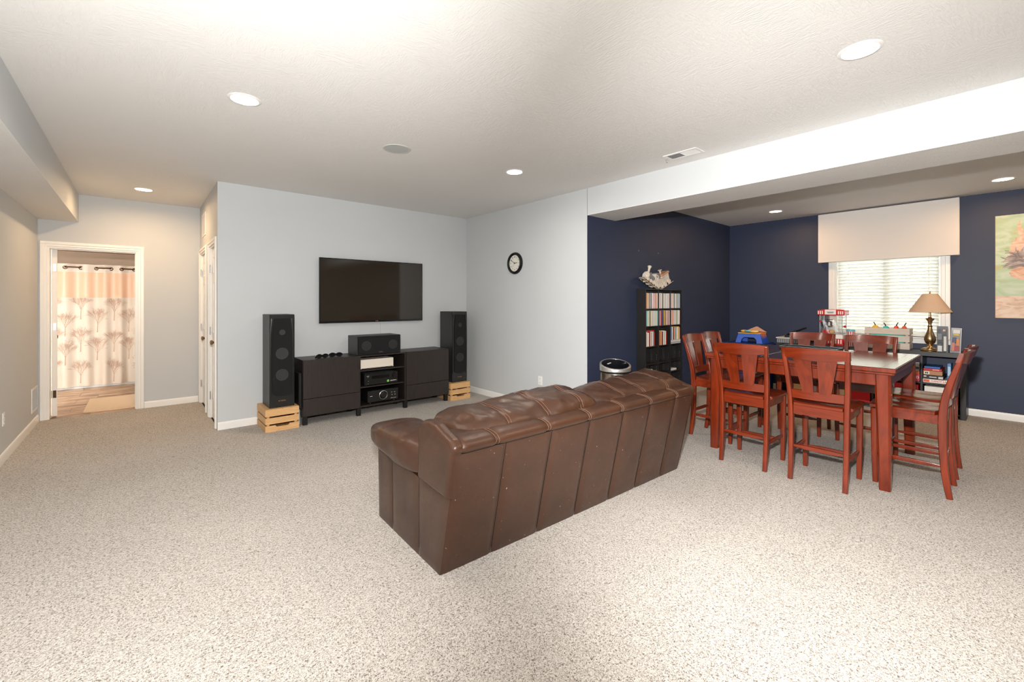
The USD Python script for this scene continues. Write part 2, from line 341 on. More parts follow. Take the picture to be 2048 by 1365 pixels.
# ---- door casings: a stepped flat profile swept round the opening
def casing_profile_boxes(u0, u1, top, w, place):
    """flat casing of width w round an opening u0..u1; place(u0,u1,z0,z1,depth) gives a box"""
    ms = []
    for (a, b, dep) in ((0.0, 1.0, 0.012), (0.42, 0.97, 0.019)):
        o, i = w * b, w * a
        ms += [place(u0 - o, u0 - i, 0, top + i, dep), place(u1 + i, u1 + o, 0, top + i, dep), place(u0 - o, u1 + o, top + i, top + o, dep)]
    return ms
W_C = 0.062
trim1 = struct('trim_1', casing_profile_boxes(DX0, DX1, DZ, W_C, lambda a, b, c, d, e: cb(a, b, Yh - e, Yh, c, d, 0.004)), M_trim)
obj('jamb', [bx(DX0 - 0.001, DX0 + 0.018, Yh - 0.001, Yh + T + 0.001, 0, DZ - 0.0181), bx(DX1 - 0.018, DX1 + 0.001, Yh - 0.001, Yh + T + 0.001, 0, DZ - 0.0181), bx(DX0 - 0.001, DX1 + 0.001, Yh - 0.001, Yh + T + 0.001, DZ - 0.018, DZ + 0.001),
             bx(DX1 - 0.030, DX1 - 0.0182, Yh + 0.03, Yh + 0.07, 0, DZ - 0.0305), bx(DX0 + 0.0182, DX1 - 0.0182, Yh + 0.03, Yh + 0.07, DZ - 0.030, DZ - 0.0182)], M_trim, trim1)
for k, (a, b) in enumerate(LD):
    t_ = struct(f'trim_{k + 2}', casing_profile_boxes(a, b, 2.065, W_C, lambda u, v, c, d, e: cb(X0 - e, X0, u, v, c, d, 0.004)), M_trim)
    obj('jamb', [bx(X0 - 0.001, X0 + T, a - 0.001, a + 0.018, 0, 2.0468), bx(X0 - 0.001, X0 + T, b - 0.018, b + 0.001, 0, 2.0468), bx(X0 - 0.001, X0 + T, a - 0.001, b + 0.001, 2.047, 2.066)], M_trim, t_)
# ---- doors
def door_slab(w, h, th=0.035):
    """six-panel slab in xz, x 0..w, y 0..th"""
    m = [bx(0, w, 0.006, th - 0.006, 0, h)]
    st, xm = 0.105, w / 2
    cols = [(st, xm - 0.05), (xm + 0.05, w - st)] if w > 0.6 else [(st * 0.8, w - st * 0.8)]
    rows = [(0.24, 0.86), (1.02, 1.62), (1.74, h - 0.11)]
    face = sbox(0, 0, w, h)
    for (a, b) in cols:
        for (c, d) in rows: face = face.difference(sbox(a, c, b, d))
    m += [exy(face, 0, 0.0065), exy(face, th - 0.0065, th)]
    for (a, b) in cols:
        for (c, d) in rows:
            for y0, y1 in ((0.002, 0.007), (th - 0.007, th - 0.002)): m.append(cb(a + 0.03, b - 0.03, y0, y1, c + 0.03, d - 0.03, 0.002))
    return trimesh.util.concatenate(m)
def knob_mesh():
    """round door knob on its rose, axis +x"""
    m = lathe([(0.032, 0), (0.032, 0.006), (0.026, 0.010), (0.012, 0.014), (0.010, 0.032), (0.016, 0.038), (0.026, 0.046), (0.028, 0.056), (0.022, 0.066), (0.0, 0.070)], 20)
    return rot(m, 90, (0, 1, 0))
def hinge_mesh():
    h = [cyl((0, 0, -0.045), (0, 0, 0.045), 0.006, 10), cyl((0, 0, 0.045), (0, 0, 0.052), 0.004, 8), bx(-0.03, 0, -0.001, 0.0015, -0.045, 0.045), bx(0, 0.03, -0.001, 0.0015, -0.045, 0.045)]
    return trimesh.util.concatenate(h)
M_hinge = plain('nickel_hinge', lin(200, 202, 205), 0.3, 1.0)
# bathroom door, opened inwards against the left side
d1 = struct('door_1', move(rot(door_slab(0.755, 2.03, 0.044), 101, (0, 0, 1)), (DX0 + 0.070, Yh + T + 0.006, 0.012)), M_trim)
for z in (1.82, 1.10, 0.28): obj('hinge', move(rot(hinge_mesh(), 90, (0, 0, 1)), (DX0 + 0.022, Yh + T - 0.008, z)) if False else move(bx(-0.006, 0.034, -0.003, 0.0, -0.045, 0.045), (DX0 + 0.028, Yh + T + 0.002, z)), M_hinge if z > 0.5 else M_bronze, d1)
obj('door_handle', move(rot(knob_mesh(), 11, (0, 0, 1)), (DX0 + 0.070 - 0.13, Yh + T + 0.69, 0.94)), M_bronze, d1)
for k, (a, b) in enumerate(LD):
    s = rot(door_slab(b - a - 0.042, 2.03), 90, (0, 0, 1))           # x 0..-th, y 0..w
    dd = struct(f'door_{k + 2}', move(s, (X0 + 0.045 + 0.012, a + 0.021, 0.012)), M_trim)
    kx, ky = X0 + 0.022, a + 0.09
    obj('door_handle', move(rot(knob_mesh(), 180, (0, 0, 1)), (kx, ky, 0.945 if k == 0 else 0.935)), M_knob, dd)
    for z in (1.80, 1.05, 0.27): obj('hinge', move(rot(hinge_mesh(), 90, (0, 0, 1)), (X0 + 0.004, b - 0.020, z)), M_hinge, dd)
# ---- ceiling lights, round
def can(x, y, glow, label, behind=False):
    t = thing('recessed_light', label, 'ceiling light', (x, y, Zc - 0.006), group='recessed ceiling lights')
    obj('trim_ring', lathe([(0.0735, 0.012), (0.0735, 0.004), (0.080, 0.0), (0.090, 0.001), (0.097, 0.0058), (0.0775, 0.0062), (0.0775, 0.03), (0.0735, 0.03)], 48, close=False), M_grey_pl if False else M_white_pl, t)
    obj('lens', lathe([(0.0, 0.010), (0.045, 0.0105), (0.0733, 0.014), (0.0733, 0.018), (0.0, 0.02)], 40, close=False), glow, t)
    obj('housing', lathe([(0.0776, 0.024), (0.0776, 0.11), (0.0, 0.11)], 32, close=False), M_dark, t)
LBL = ['large round lit recessed ceiling light at the upper left of the photo', 'largest round lit recessed ceiling light, nearest, in the upper right of the photo', 'small round lit recessed ceiling light nearest the corner of the TV wall and clock wall',
       'round lit recessed ceiling light over the hall outside the bathroom door', 'small round lit recessed ceiling light left of the window valance in the navy room', 'round lit recessed ceiling light at the right edge above the painting']
for k, (x, y) in enumerate(CANS): can(x, y, M_lamp_hall if k == 3 else (M_lamp_navy if k > 3 else M_lamp), LBL[k])
BEH = ['directly above the camera', 'behind the camera on the left', 'behind the camera in the middle', 'behind the camera past the beam']
for k, (x, y) in enumerate(CANS_BEHIND): can(x, y, M_lamp, 'recessed ceiling light out of view, ' + BEH[k])
# ---- ceiling speaker (unlit disc)
t = thing('ceiling_speaker', 'round unlit grey speaker grille flush in the ceiling before the TV', 'speaker', (1.68, 3.468, Zc - 0.006))
obj('trim_ring', lathe([(0.098, 0.006), (0.098, 0.002), (0.104, 0.0), (0.112, 0.001), (0.118, 0.006)], 48, close=False), M_grey_pl, t)
obj('grille', lathe([(0.0, 0.0012), (0.06, 0.001), (0.098, 0.002), (0.098, 0.006), (0.0, 0.006)], 48, close=False), plain('grille_grey', lin(186, 188, 188), 0.7), t)
# ---- ceiling register
def register(name, label, u, v, n, loc, axes, dark):
    """louvred vent; u x v metres, built in local (a, b, depth) then mapped by axes"""
    t = thing(name, label, 'vent', loc)
    def pm(m):
        V = np.array(m.vertices) @ np.array(axes, float); r = trimesh.Trimesh(V, m.faces, process=False); 
        if np.linalg.det(np.array(axes, float)) < 0: r = trimesh.Trimesh(V, m.faces[:, ::-1], process=False)
        return r
    fr = sbox(-u / 2, -v / 2, u / 2, v / 2).difference(sbox(-u / 2 + 0.022, -v / 2 + 0.022, u / 2 - 0.022, v / 2 - 0.022))
    obj('frame', pm(ex(fr, 0.006)), M_white_pl, t)
    obj('backing', pm(bx(-u / 2 + 0.015, u / 2 - 0.015, -v / 2 + 0.015, v / 2 - 0.015, 0.0004, 0.0012)), dark, t)
    if name == 'ceiling_vent': obj('divider', pm(cb(-0.006, 0.006, -v / 2 + 0.02, v / 2 - 0.02, 0.001, 0.0065, 0.001)), M_white_pl, t)
    for k in range(n):
        a = -u / 2 + 0.022 + (u - 0.044) * (k + 0.5) / n
        hw2 = 0.0045 if name == 'ceiling_vent' else 0.0035
        l = rot(cb(-hw2, hw2, -v / 2 + 0.02, v / 2 - 0.02, -0.0007, 0.0007, 0.0003), 48 if a > 0 or name != 'ceiling_vent' else -48, (0, 1, 0))
        obj('louvre', pm(move(l, (a, 0, 0.0042 if name == 'ceiling_vent' else 0.0032))), M_white_pl, t)
register('ceiling_vent', 'white louvred register in the ceiling beside the dropped beam', 0.305, 0.158, 20, (3.666, 1.918, Zc), [(0, 1, 0), (1, 0, 0), (0, 0, -1)], M_dark)
hk = thing('ceiling_hook', 'tiny metal hook hanging from the ceiling beside the louvred register', 'hook', (3.70, 2.10, Zc - 0.03))
obj('hook', [tube([(0, 0, 0.03), (0, 0, 0.012), (0.006, 0, 0.003), (0.013, 0, 0.006), (0.014, 0, 0.012)], 0.0022, 8), lathe([(0.009, 0.027), (0.007, 0.03)], 12)], M_chrome, hk)
register('wall_vent', 'white return air grille high on the hall wall above the closet doors', 0.37, 0.30, 9, (X0, 6.98, 2.42), [(0, 1, 0), (0, 0, 1), (-1, 0, 0)], plain('vent_shadow', lin(150, 128, 108), 0.8))
register('wall_vent', 'white floor-level return air grille on the left wall by the bathroom door', 0.36, 0.27, 11, (Xl, 7.27, 0.295), [(0, 1, 0), (0, 0, 1), (1, 0, 0)], plain('vent_shadow_dark', lin(70, 62, 56), 0.8))
# ---- outlets
def outlet(label, loc, rz):
    t = thing('wall_outlet', label, 'outlet', loc, rz)          # faces -y
    obj('plate', cb(-0.036, 0.036, -0.006, 0, -0.058, 0.058, 0.003), M_white_pl, t)
    for s in (-1, 1):
        r = obj('socket', cb(-0.016, 0.016, -0.0085, -0.005, s * 0.025 - 0.015, s * 0.025 + 0.015, 0.003), M_white_pl, t)
        obj('slot', [bx(a - 0.0015, a + 0.0015, -0.009, -0.0082, s * 0.025 - 0.004, s * 0.025 + 0.006) for a in (-0.006, 0.006)], M_dark, r)
outlet('white duplex outlet low on the clock wall behind the sofa', (Xc, 4.0, 0.382), -90 + 0)
outlet('white duplex outlet on the left wall at the photo edge', (Xl, 5.785, 0.37), 90)

# ================================================================= BATHROOM
BX0, BX1, BY0, BY1, BZ = -2.2, 1.3, Yh + T, 10.62, 2.275
M_bath = plain('beige_bath_paint', lin(222, 200, 176), 0.6)
struct('wall_bathroom', [bx(BX0 - T, BX0, BY0, BY1 + T, 0, BZ), bx(BX1, BX1 + T, BY0, BY1 + T, 0, BZ), bx(BX0, BX1, BY1, BY1 + T, 0, BZ)], M_bath)
struct('ceiling_bathroom', bx(BX0 - T, BX1 + T, BY0, BY1 + T, BZ, BZ + 0.08), plain('bath_ceiling_paint', lin(214, 196, 172), 0.7))
fl = struct('floor_bathroom', bx(BX0, BX1, Yh + 0.012, BY1, -0.08, -0.004), plain('tile_grout', lin(196, 168, 140), 0.8))
tile_m = [usdkit.material(stage, f'{LOOKS}/bath_tile_{k}', {'g': ('geometry', {}), 'mp': ('mapping', {'scale': (2.2, 9.0, 1), 'location': (k * 3.1, k * 1.7, 0)}), 'n': ('noise_texture', {'scale': 1.0, 'detail': 5.0, 'roughness': 0.6, 'distortion': 0.8}),
    'r': ('rgb_ramp', {'ramp': [(0.34, lin(112, 82, 60)), (0.48, lin(176, 140, 108)), (0.62, lin(214, 186, 156))]}), 'p': ('principled_bsdf', {'roughness': 0.35})},
    [('g.position', 'mp.vector'), ('mp.vector', 'n.vector'), ('n.fac', 'r.fac'), ('r.color', 'p.base_color')], 'p.BSDF') for k in range(4)]
ty = Yh + 0.014; row = 0
while ty < BY1 - 0.02:
    tx = BX0 - (0.305 if row % 2 else 0.1)
    while tx < BX1:
        a, b = max(tx, BX0) + 0.002, min(tx + 0.61, BX1) - 0.002
        if b - a > 0.03 and not (ty < Yh + T and (b < DX0 or a > DX1)):
            if ty < Yh + T - 0.01: a, b = max(a, DX0 + 0.02), min(b, DX1 - 0.02)
            if b - a > 0.03 and a < 0.4 and b > -1.4: obj('tile', cb(a, b, ty + 0.002, min(ty + 0.305, BY1) - 0.002, -0.006, 0.0, 0.0015), tile_m[rng.randrange(4)], fl)
        tx += 0.61
    ty += 0.305; row += 1
# tub, rod, curtain
tub = thing('bathtub', 'white bathtub behind the tree-print shower curtain', 'bathtub', (-0.45, 10.24, 0))
tp = sbox(-0.85, -0.37, 0.95, 0.37).buffer(0)
obj('tub_shell', [ex(tp.difference(sbox(-0.76, -0.30, 0.86, 0.30).buffer(0.06)), 0.45), ex(tp, 0.10)], M_white_pl, tub)
obj('skirt_foot', cb(-0.85, 0.95, -0.392, -0.37, 0, 0.055, 0.004), M_white_pl, tub)
rod = thing('curtain_rod', 'dark bronze shower rod behind the curtain header', 'curtain rod', (0, 9.866, 1.955))
obj('rod', cyl((BX0, 0, 0), (BX1, 0, 0), 0.0125, 14), M_bronze, rod)
M_curt = usdkit.material(stage, f'{LOOKS}/curtain_cloth', {'d': ('diffuse_bsdf', {'color': lin(240, 228, 212)}), 't': ('translucent_bsdf', {'color': lin(240, 222, 200)}), 'm': ('mix_closure', {'fac': 0.25})}, [('d.BSDF', 'm.closure1'), ('t.BSDF', 'm.closure2')], 'm.closure')
M_sheer = plain('curtain_vinyl', lin(226, 186, 156), 0.34)
M_print = plain('tree_print_ink', lin(200, 166, 142), 0.9)
CX0, CX1, CYY = -1.55, 0.55, 9.78
def wave(x, z):
    k = np.clip((2.1 - z) / 2.0, 0, 1)
    return CYY - 0.0 + (0.020 + 0.018 * k) * np.sin(2 * PI * (x + 0.06 * np.sin(3 * x)) / 0.213 + 0.4) + 0.012 * np.sin(x * 9.1 + 1)
def curtain_piece(z0, z1, nz):
    xs = np.linspace(CX0, CX1, 260); zs = np.linspace(z0, z1, nz); X, Z = np.meshgrid(xs, zs, indexing='ij')
    Y = wave(X, Z)
    f = np.stack([X, Y, Z], -1); b = np.stack([X, Y + 0.002, Z], -1)
    return [grid_surface(f), grid_surface(b[::-1])]
cur = thing('shower_curtain', 'white shower curtain printed with bare trees, a clear band near its top', 'shower curtain')
obj('cloth', curtain_piece(0.045, 1.474, 24), M_curt, cur, True); obj('vinyl_band', curtain_piece(1.474, 1.880, 10), M_sheer, cur, True)
hd = obj('header', curtain_piece(1.880, 2.010, 4), M_curt, cur, True)
ring_x = [-0.89, -0.715, -0.536, -0.361, -0.227, -0.069, 0.105, -1.065, -1.245]
for k, x in enumerate(ring_x):
    obj('ring', move(rot(lathe([(0.017, -0.003), (0.026, -0.004), (0.029, 0), (0.026, 0.004), (0.017, 0.003), (0.017, -0.003)], 24, close=False), 90, (1, 0, 0)), (x, float(wave(np.array(x), np.array(1.95))) - 0.004, 1.949)), M_bronze, cur)
for a, b in ((-0.89, -0.715), (-0.536, -0.361), (-0.227, -0.069)):
    obj('rod_bar', tube([(a, CYY - 0.03, 1.955), (a + 0.02, CYY - 0.052, 1.955), (b - 0.02, CYY - 0.052, 1.955), (b, CYY - 0.03, 1.955)], 0.011, 12), M_bronze, cur)
def tree_print(cx, z0, h, seed):
    r = random.Random(seed); tris = []
    def seg(p, q, w0, w1):
        d = np.array(q) - np.array(p); L = np.hypot(*d); n = np.array([-d[1], d[0]]) / (L + 1e-9)
        a = [np.array(p) - n * w0, np.array(p) + n * w0, np.array(q) + n * w1, np.array(q) - n * w1]
        tris.append(a)
    def grow(p, ang, L, w, d):
        q = (p[0] + L * math.sin(ang), p[1] + L * math.cos(ang)); seg(p, q, w, w * 0.62)
        if d == 0: return
        for k in range(3 if d > 1 else 2):
            grow(q if k else (p[0] + 0.6 * (q[0] - p[0]), p[1] + 0.6 * (q[1] - p[1])), ang + r.uniform(-0.6, 0.6), L * r.uniform(0.55, 0.8), max(w * 0.6, 0.0007), d - 1)
    seg((cx, z0), (cx + 0.004, z0 + 0.42 * h), 0.007, 0.004)
    for a in (-0.65, -0.38, -0.12, 0.15, 0.42, 0.7): grow((cx + 0.003, z0 + r.uniform(0.30, 0.44) * h), a * 0.58, 0.25 * h, 0.0018, 4)
    V, F = [], []
    for a in tris:
        i = len(V)
        for p in a: V.append((p[0], p[1]))
        F += [[i, i + 1, i + 2], [i, i + 2, i + 3]]
    V = np.array(V); z = np.clip(V[:, 1], 0.05, 1.47); y = wave(V[:, 0], z) - 0.0025
    return trimesh.Trimesh(np.stack([V[:, 0], y, z], 1), F, process=False)
k = 0
for row_i, z0 in enumerate((0.10, 0.42, 0.60, 0.88, 1.12)):
    for c in range(6):
        x = -1.42 + c * 0.36 + (0.18 if row_i % 2 else 0.0)
        if x > 0.4: continue
        obj('tree_print', tree_print(x + 0.02 * math.sin(k * 2.3), z0 + 0.03 * math.sin(k * 1.7), 0.36, 100 + k), M_print, cur, False); k += 1
# bath mat
mm = thing('bath_mat', 'cream bath mat on the wood-look tile just inside the bathroom', 'bath mat', (-0.12, 8.13, 0.0), 0)
mt = ex(sbox(-0.40, -0.47, 0.40, 0.47).buffer(0.02), 0.014, 0.0005)
obj('pile', mt, plain('cream_pile', lin(236, 216, 188), 0.95), mm)
# toilet
to = thing('toilet', 'white toilet bowl peeking in beside the right bathroom jamb', 'toilet', (0.16, 9.2, 0))
bowl = lathe([(0.10, 0.0), (0.115, 0.02), (0.10, 0.12), (0.12, 0.22), (0.165, 0.32), (0.185, 0.38), (0.185, 0.395), (0.15, 0.40)], 36, sx=1.32)
obj('bowl', bowl, M_white_pl, to)
obj('seat', lathe([(0.12, 0.401), (0.19, 0.402), (0.195, 0.41), (0.19, 0.42), (0.0, 0.424)], 36, sx=1.3, close=False), M_white_pl, to)
obj('tank', cb(0.24, 0.44, -0.20, 0.20, 0.38, 0.76, 0.02), M_white_pl, to); obj('tank_lid', cb(0.23, 0.45, -0.21, 0.21, 0.761, 0.80, 0.01), M_white_pl, to)
# vanity lamp on the bathroom's right wall
vl = thing('vanity_lamp', 'vanity lamp bar on the bathroom wall out of sight beside the door', 'lamp', (BX1 - 0.0915, 8.55, 1.98))
obj('bar', cb(0.05, 0.0905, -0.35, 0.35, -0.04, 0.04, 0.01), M_chrome, vl)
M_vanity = plain('vanity_glow', (1, 1, 1), 0.5, emit=(1.0, 0.55, 0.25), strength=BATH_POWER)
for s in (-0.24, 0, 0.24): obj('globe', move(trimesh.creation.icosphere(2, 0.055), (0, s, 0)), M_vanity, vl, True)

# ================================================================= WINDOW
win = struct('window_1', casing_profile_boxes(WY0, WY1, WZ1, 0.082, lambda a, b, c, d, e: cb(Xw - e, Xw, a, b, max(c, WZ0 - 0.002), d, 0.004)), M_trim)
obj('stool', cb(Xw - 0.03, Xw + 0.13, WY0 - 0.082, WY1 + 0.082, WZ0 - 0.022, WZ0, 0.005), M_trim, win)
obj('apron', cb(Xw - 0.014, Xw, WY0 - 0.082, WY1 + 0.082, WZ0 - 0.085, WZ0 - 0.022, 0.004), M_trim, win)
obj('jamb', [bx(Xw, Xw + 0.16, WY0 - 0.001, WY0 + 0.012, WZ0, WZ1), bx(Xw, Xw + 0.16, WY1 - 0.012, WY1 + 0.001, WZ0, WZ1), bx(Xw, Xw + 0.16, WY0, WY1, WZ1 - 0.012, WZ1)], M_trim, win)
mid = (WY0 + WY1) / 2
fr = sbox(WY0 + 0.012, WZ0, WY1 - 0.012, WZ1 - 0.012)
obj('window_frame', exx(fr.difference(unary_union([sbox(WY0 + 0.055, WZ0 + 0.05, mid - 0.03, WZ1 - 0.06), sbox(mid + 0.03, WZ0 + 0.05, WY1 - 0.055, WZ1 - 0.06)])), Xw + 0.085, Xw + 0.125), M_white_pl, win)
M_glass = usdkit.material(stage, f'{LOOKS}/window_glass', {'f': ('fresnel', {'IOR': 1.45}), 't': ('transparent_bsdf', {'color': (0.96, 0.98, 0.97)}), 'g': ('glossy_bsdf', {'roughness': 0.0, 'color': (1, 1, 1)}), 'm': ('mix_closure', {})},
    [('f.fac', 'm.fac'), ('t.BSDF', 'm.closure1'), ('g.BSDF', 'm.closure2')], 'm.closure')
for a, b in ((WY0 + 0.05, mid - 0.028), (mid + 0.028, WY1 - 0.05)): obj('pane', bx(Xw + 0.103, Xw + 0.107, a, b, WZ0 + 0.045, WZ1 - 0.055), M_glass, win)
M_slat = usdkit.material(stage, f'{LOOKS}/blind_slat_vinyl', {'d': ('principled_bsdf', {'base_color': lin(244, 243, 238), 'roughness': 0.4}), 't': ('translucent_bsdf', {'color': lin(244, 243, 236)}), 'm': ('mix_closure', {'fac': 0.35})}, [('d.BSDF', 'm.closure1'), ('t.BSDF', 'm.closure2')], 'm.closure')
bl = thing('window_blind', 'white horizontal slat blind glowing in the window behind the lamp', 'window blind', (Xw + 0.038, mid, WZ0))
obj('bottom_rail', cb(-0.025, 0.025, -0.53, 0.53, 0.004, 0.022, 0.004), M_trim, bl); obj('head_rail', cb(-0.027, 0.027, -0.535, 0.535, 1.415, 1.458, 0.004), M_trim, bl)
z = 0.052
while z < 1.40:
    s = rot(cb(-0.025, 0.025, -0.53, 0.53, -0.0014, 0.0014, 0.0006), 52, (0, 1, 0))
    obj('slat', move(s, (0, 0, z)), M_slat, bl); z += 0.0447
for y in (-0.40, 0.0, 0.40): obj('ladder_cord', [cyl((dx, y, 0.02), (dx, y, 1.42), 0.0008, 5) for dx in (-0.026, 0.026)], M_trim, bl)
tz = obj('cord_tassel', [cyl((-0.034, -0.44, 0.50), (-0.034, -0.44, 1.42), 0.0009, 5), lathe([(0.002, 0.46), (0.009, 0.445), (0.007, 0.42), (0.0, 0.418)], 10, loc=(-0.034, -0.44, 0.06)), lathe([(0.002, 0.46), (0.009, 0.445), (0.007, 0.42), (0.0, 0.418)], 10, loc=(-0.036, -0.435, 0.0)),
    lathe([(0.002, 0.46), (0.008, 0.445), (0.006, 0.42), (0.0, 0.418)], 10, loc=(-0.034, -0.452, -0.005))], plain('tassel_wood', lin(196, 160, 120), 0.6), bl)
# valance box above the window
M_val = plain('valance_fabric', lin(226, 220, 214), 0.85, spec=0.2)
va = thing('window_valance', 'plain off-white fabric covered box valance over the window', 'valance', (Xw, 1.168, 1.985))
obj('front_panel', cb(-0.115, -0.090, -0.735, 0.735, 0.0, 0.715, 0.008), M_val, va)
for s in (-1, 1): obj('side_return', cb(-0.09, -0.001, s * 0.722 - 0.012, s * 0.722 + 0.012, 0.0, 0.715, 0.006), M_val, va)
obj('top_board', bx(-0.09, -0.001, -0.71, 0.71, 0.69, 0.71), M_val, va)
# ground outdoors
struct('ground', bx(Xw + 0.17, Xw + 12, -9, 11, 0.55, 0.60), plain('lawn', lin(186, 188, 166), 0.9))
# ================================================================= SOFA
SA = math.degrees(-1.7554777 * PI / 180)
sofa = thing('sofa', 'brown leather sofa seen from behind, standing on the carpet', 'sofa', (1.1594, 1.9121, 0), -1.755)
SL = 2.26                                                     # local: x along the back (left to right), y towards the seat, z up
def pathpt(P, s):
    P = np.array(P, float); d = np.r_[0, np.cumsum(np.linalg.norm(np.diff(P, axis=0), axis=1))]; s = np.array(s) * d[-1]
    return np.stack([np.interp(s, d, P[:, k]) for k in range(P.shape[1])], -1)
def profile_panel(x0, x1, prof, puff, taper0=0.0, taper1=0.0, nu=14, nv=16, seed=0, wr=0.002):
    """upholstered strip between two seams: follows a (y, z) profile, bulging between its edges, thin but closed"""
    u = np.linspace(0, 1, nu); v = np.linspace(0, 1, nv); pr_ = pathpt(prof, v)
    tg = np.gradient(pr_, axis=0); tg /= np.linalg.norm(tg, axis=1, keepdims=True) + 1e-9
    nrm = np.stack([-tg[:, 1], tg[:, 0]], -1)                  # left normal of the path = outwards when the path climbs at the rear
    U, V = np.meshgrid(u, v, indexing='ij')
    edge = lambda s, w: np.clip(np.minimum(s, 1 - s) / w, 0, 1) ** 0.5
    b = puff * np.minimum(edge(U, 0.16), edge(V, 0.05)) - 0.004 * (1 - np.minimum(edge(U, 0.05), 1))
    X = x0 + (x1 - x0) * U + (taper0 * (1 - U) + taper1 * U) * V
    P = np.stack([X, pr_[None, :, 0] + 0 * U, pr_[None, :, 1] + 0 * U], -1)
    q = P.reshape(-1, 3) * 7.0 + seed * 3.7
    b = b + (meshkit.fbm(q).reshape(U.shape) - 0.0) * wr * np.minimum(edge(U, 0.2), edge(V, 0.1))
    P[..., 1] += b * nrm[None, :, 0]; P[..., 2] += b * nrm[None, :, 1]
    out = grid_surface(P[::-1])
    return out
REAR = [(0.0, 0.0), (-0.143, 0.652)]
TOP = [(-0.143, 0.655), (-0.160, 0.668), (-0.163, 0.685), (-0.148, 0.702), (-0.11, 0.713), (-0.05, 0.717), (0.04, 0.712), (0.16, 0.69)]
seams = [0.0, 0.325, 0.665, 1.0, 1.346, 1.661, 2.0, SL]
# hidden frame, set in a little from the covers so that the seams read as dark lines
core = Polygon([(0.006, 0.03), (-0.134, 0.650), (-0.148, 0.685), (-0.10, 0.703), (0.09, 0.70), (0.20, 0.66), (0.22, 0.42), (0.80, 0.40), (0.80, 0.03)])
obj('frame', exx(core, 0.02, SL - 0.02), M_dark, sofa)
for i in range(7):
    obj('back_panel', profile_panel(seams[i] + 0.002, seams[i + 1] - 0.002, REAR, 0.007, seed=i), M_leather_worn, sofa, True)
tseams = [0.03, 0.25, 0.62, 0.97, 1.30, 1.63, 1.98, SL - 0.03]
for i in range(7):
    obj('top_roll', profile_panel(tseams[i] + 0.0012, tseams[i + 1] - 0.0012, TOP, 0.006, seed=20 + i, nv=24, wr=0.005), M_leather, sofa, True)
def stitch(pts): return tube(pts, 0.0013, 6)
st = []
for x in seams[1:-1]:
    for dx in (-0.006,): st.append(stitch([(x + dx, y - 0.0055, z) for y, z in pathpt(REAR, np.linspace(0.01, 0.99, 10))]))
for q in st: obj('seam_stitching', q, plain('dark_seam_thread', lin(58, 38, 28), 0.6), sofa, True)
st = []
for x in tseams[1:-1]:
    for dx in (-0.010, 0.010): st.append(stitch([(x + dx, y, z) for y, z in pathpt([(p[0] - 0.004, p[1] + 0.0045) for p in TOP], np.linspace(0.0, 0.7, 16))]))
for q in st: obj('seam_stitching', q, M_thread, sofa, True)
# shaped end caps of the back
cap = Polygon([(-0.094, 0.418), (-0.146, 0.652), (-0.163, 0.676), (-0.158, 0.700), (-0.125, 0.722), (-0.05, 0.742), (0.03, 0.768), (0.10, 0.776), (0.16, 0.765), (0.20, 0.738), (0.215, 0.69), (0.225, 0.45), (0.215, 0.432)])
def rounded_plate(poly, th, r, n=4):
    ms = []; V = []; F = []
    ring0 = np.array(poly.exterior.coords)[:-1]
    from shapely import LineString
    m = 160; ds = np.linspace(0, 1, m, endpoint=False); rings = []
    base = poly.buffer(-0.0001).exterior; c = np.array(poly.representative_point().coords[0])
    levels = [(r * (1 - math.cos(a)), r * (1 - math.sin(a))) for a in np.linspace(0, PI / 2, n + 1)[::-1]]  # inset, height off the face
    seq = [(i, z) for (i, z) in [(r * (1 - math.cos(a)), r * math.sin(a)) for a in np.linspace(PI / 2, 0, n + 1)]]
    for inset, z in seq: rings.append((inset, th / 2 - r + z))
    rings = rings + [(i, -z) for i, z in rings[::-1]]
    for inset, z in rings:
        g = poly.buffer(-max(inset, 1e-5)).exterior
        if not g.is_ccw: g = g.reverse()
        pts = np.array([g.interpolate(d, normalized=True).coords[0] for d in ds])
        ang = np.arctan2(pts[:, 1] - c[1], pts[:, 0] - c[0]); k = int(np.argmin(np.abs(ang - 0.0))); pts = np.roll(pts, -k, 0)
        rings_pts = np.c_[pts, np.full(m, z)]; V.append(rings_pts)
    V = np.vstack(V); nr = len(rings)
    for i in range(nr - 1):
        for j in range(m):
            q = (j + 1) % m; F += [[i * m + j, (i + 1) * m + j, (i + 1) * m + q], [i * m + j, (i + 1) * m + q, i * m + q]]
    top = Polygon(V[:m, :2]); tv, tf = trimesh.creation.triangulate_polygon(top, engine='earcut')
    from scipy.spatial import cKDTree
    idx = cKDTree(V[:m, :2]).query(tv)[1]
    for f in tf:
        a = [idx[q] for q in f]; F.append(a); F.append([(nr - 1) * m + q for q in a[::-1]])
    mm_ = trimesh.Trimesh(V, F, process=False); trimesh.repair.fix_normals(mm_); return mm_
capm = rounded_plate(cap, 0.075, 0.028)
obj('end_cap', to_yz(capm, 0.020), M_leather, sofa, 60); obj('end_cap', to_yz(capm, SL - 0.020), M_leather, sofa, 60)
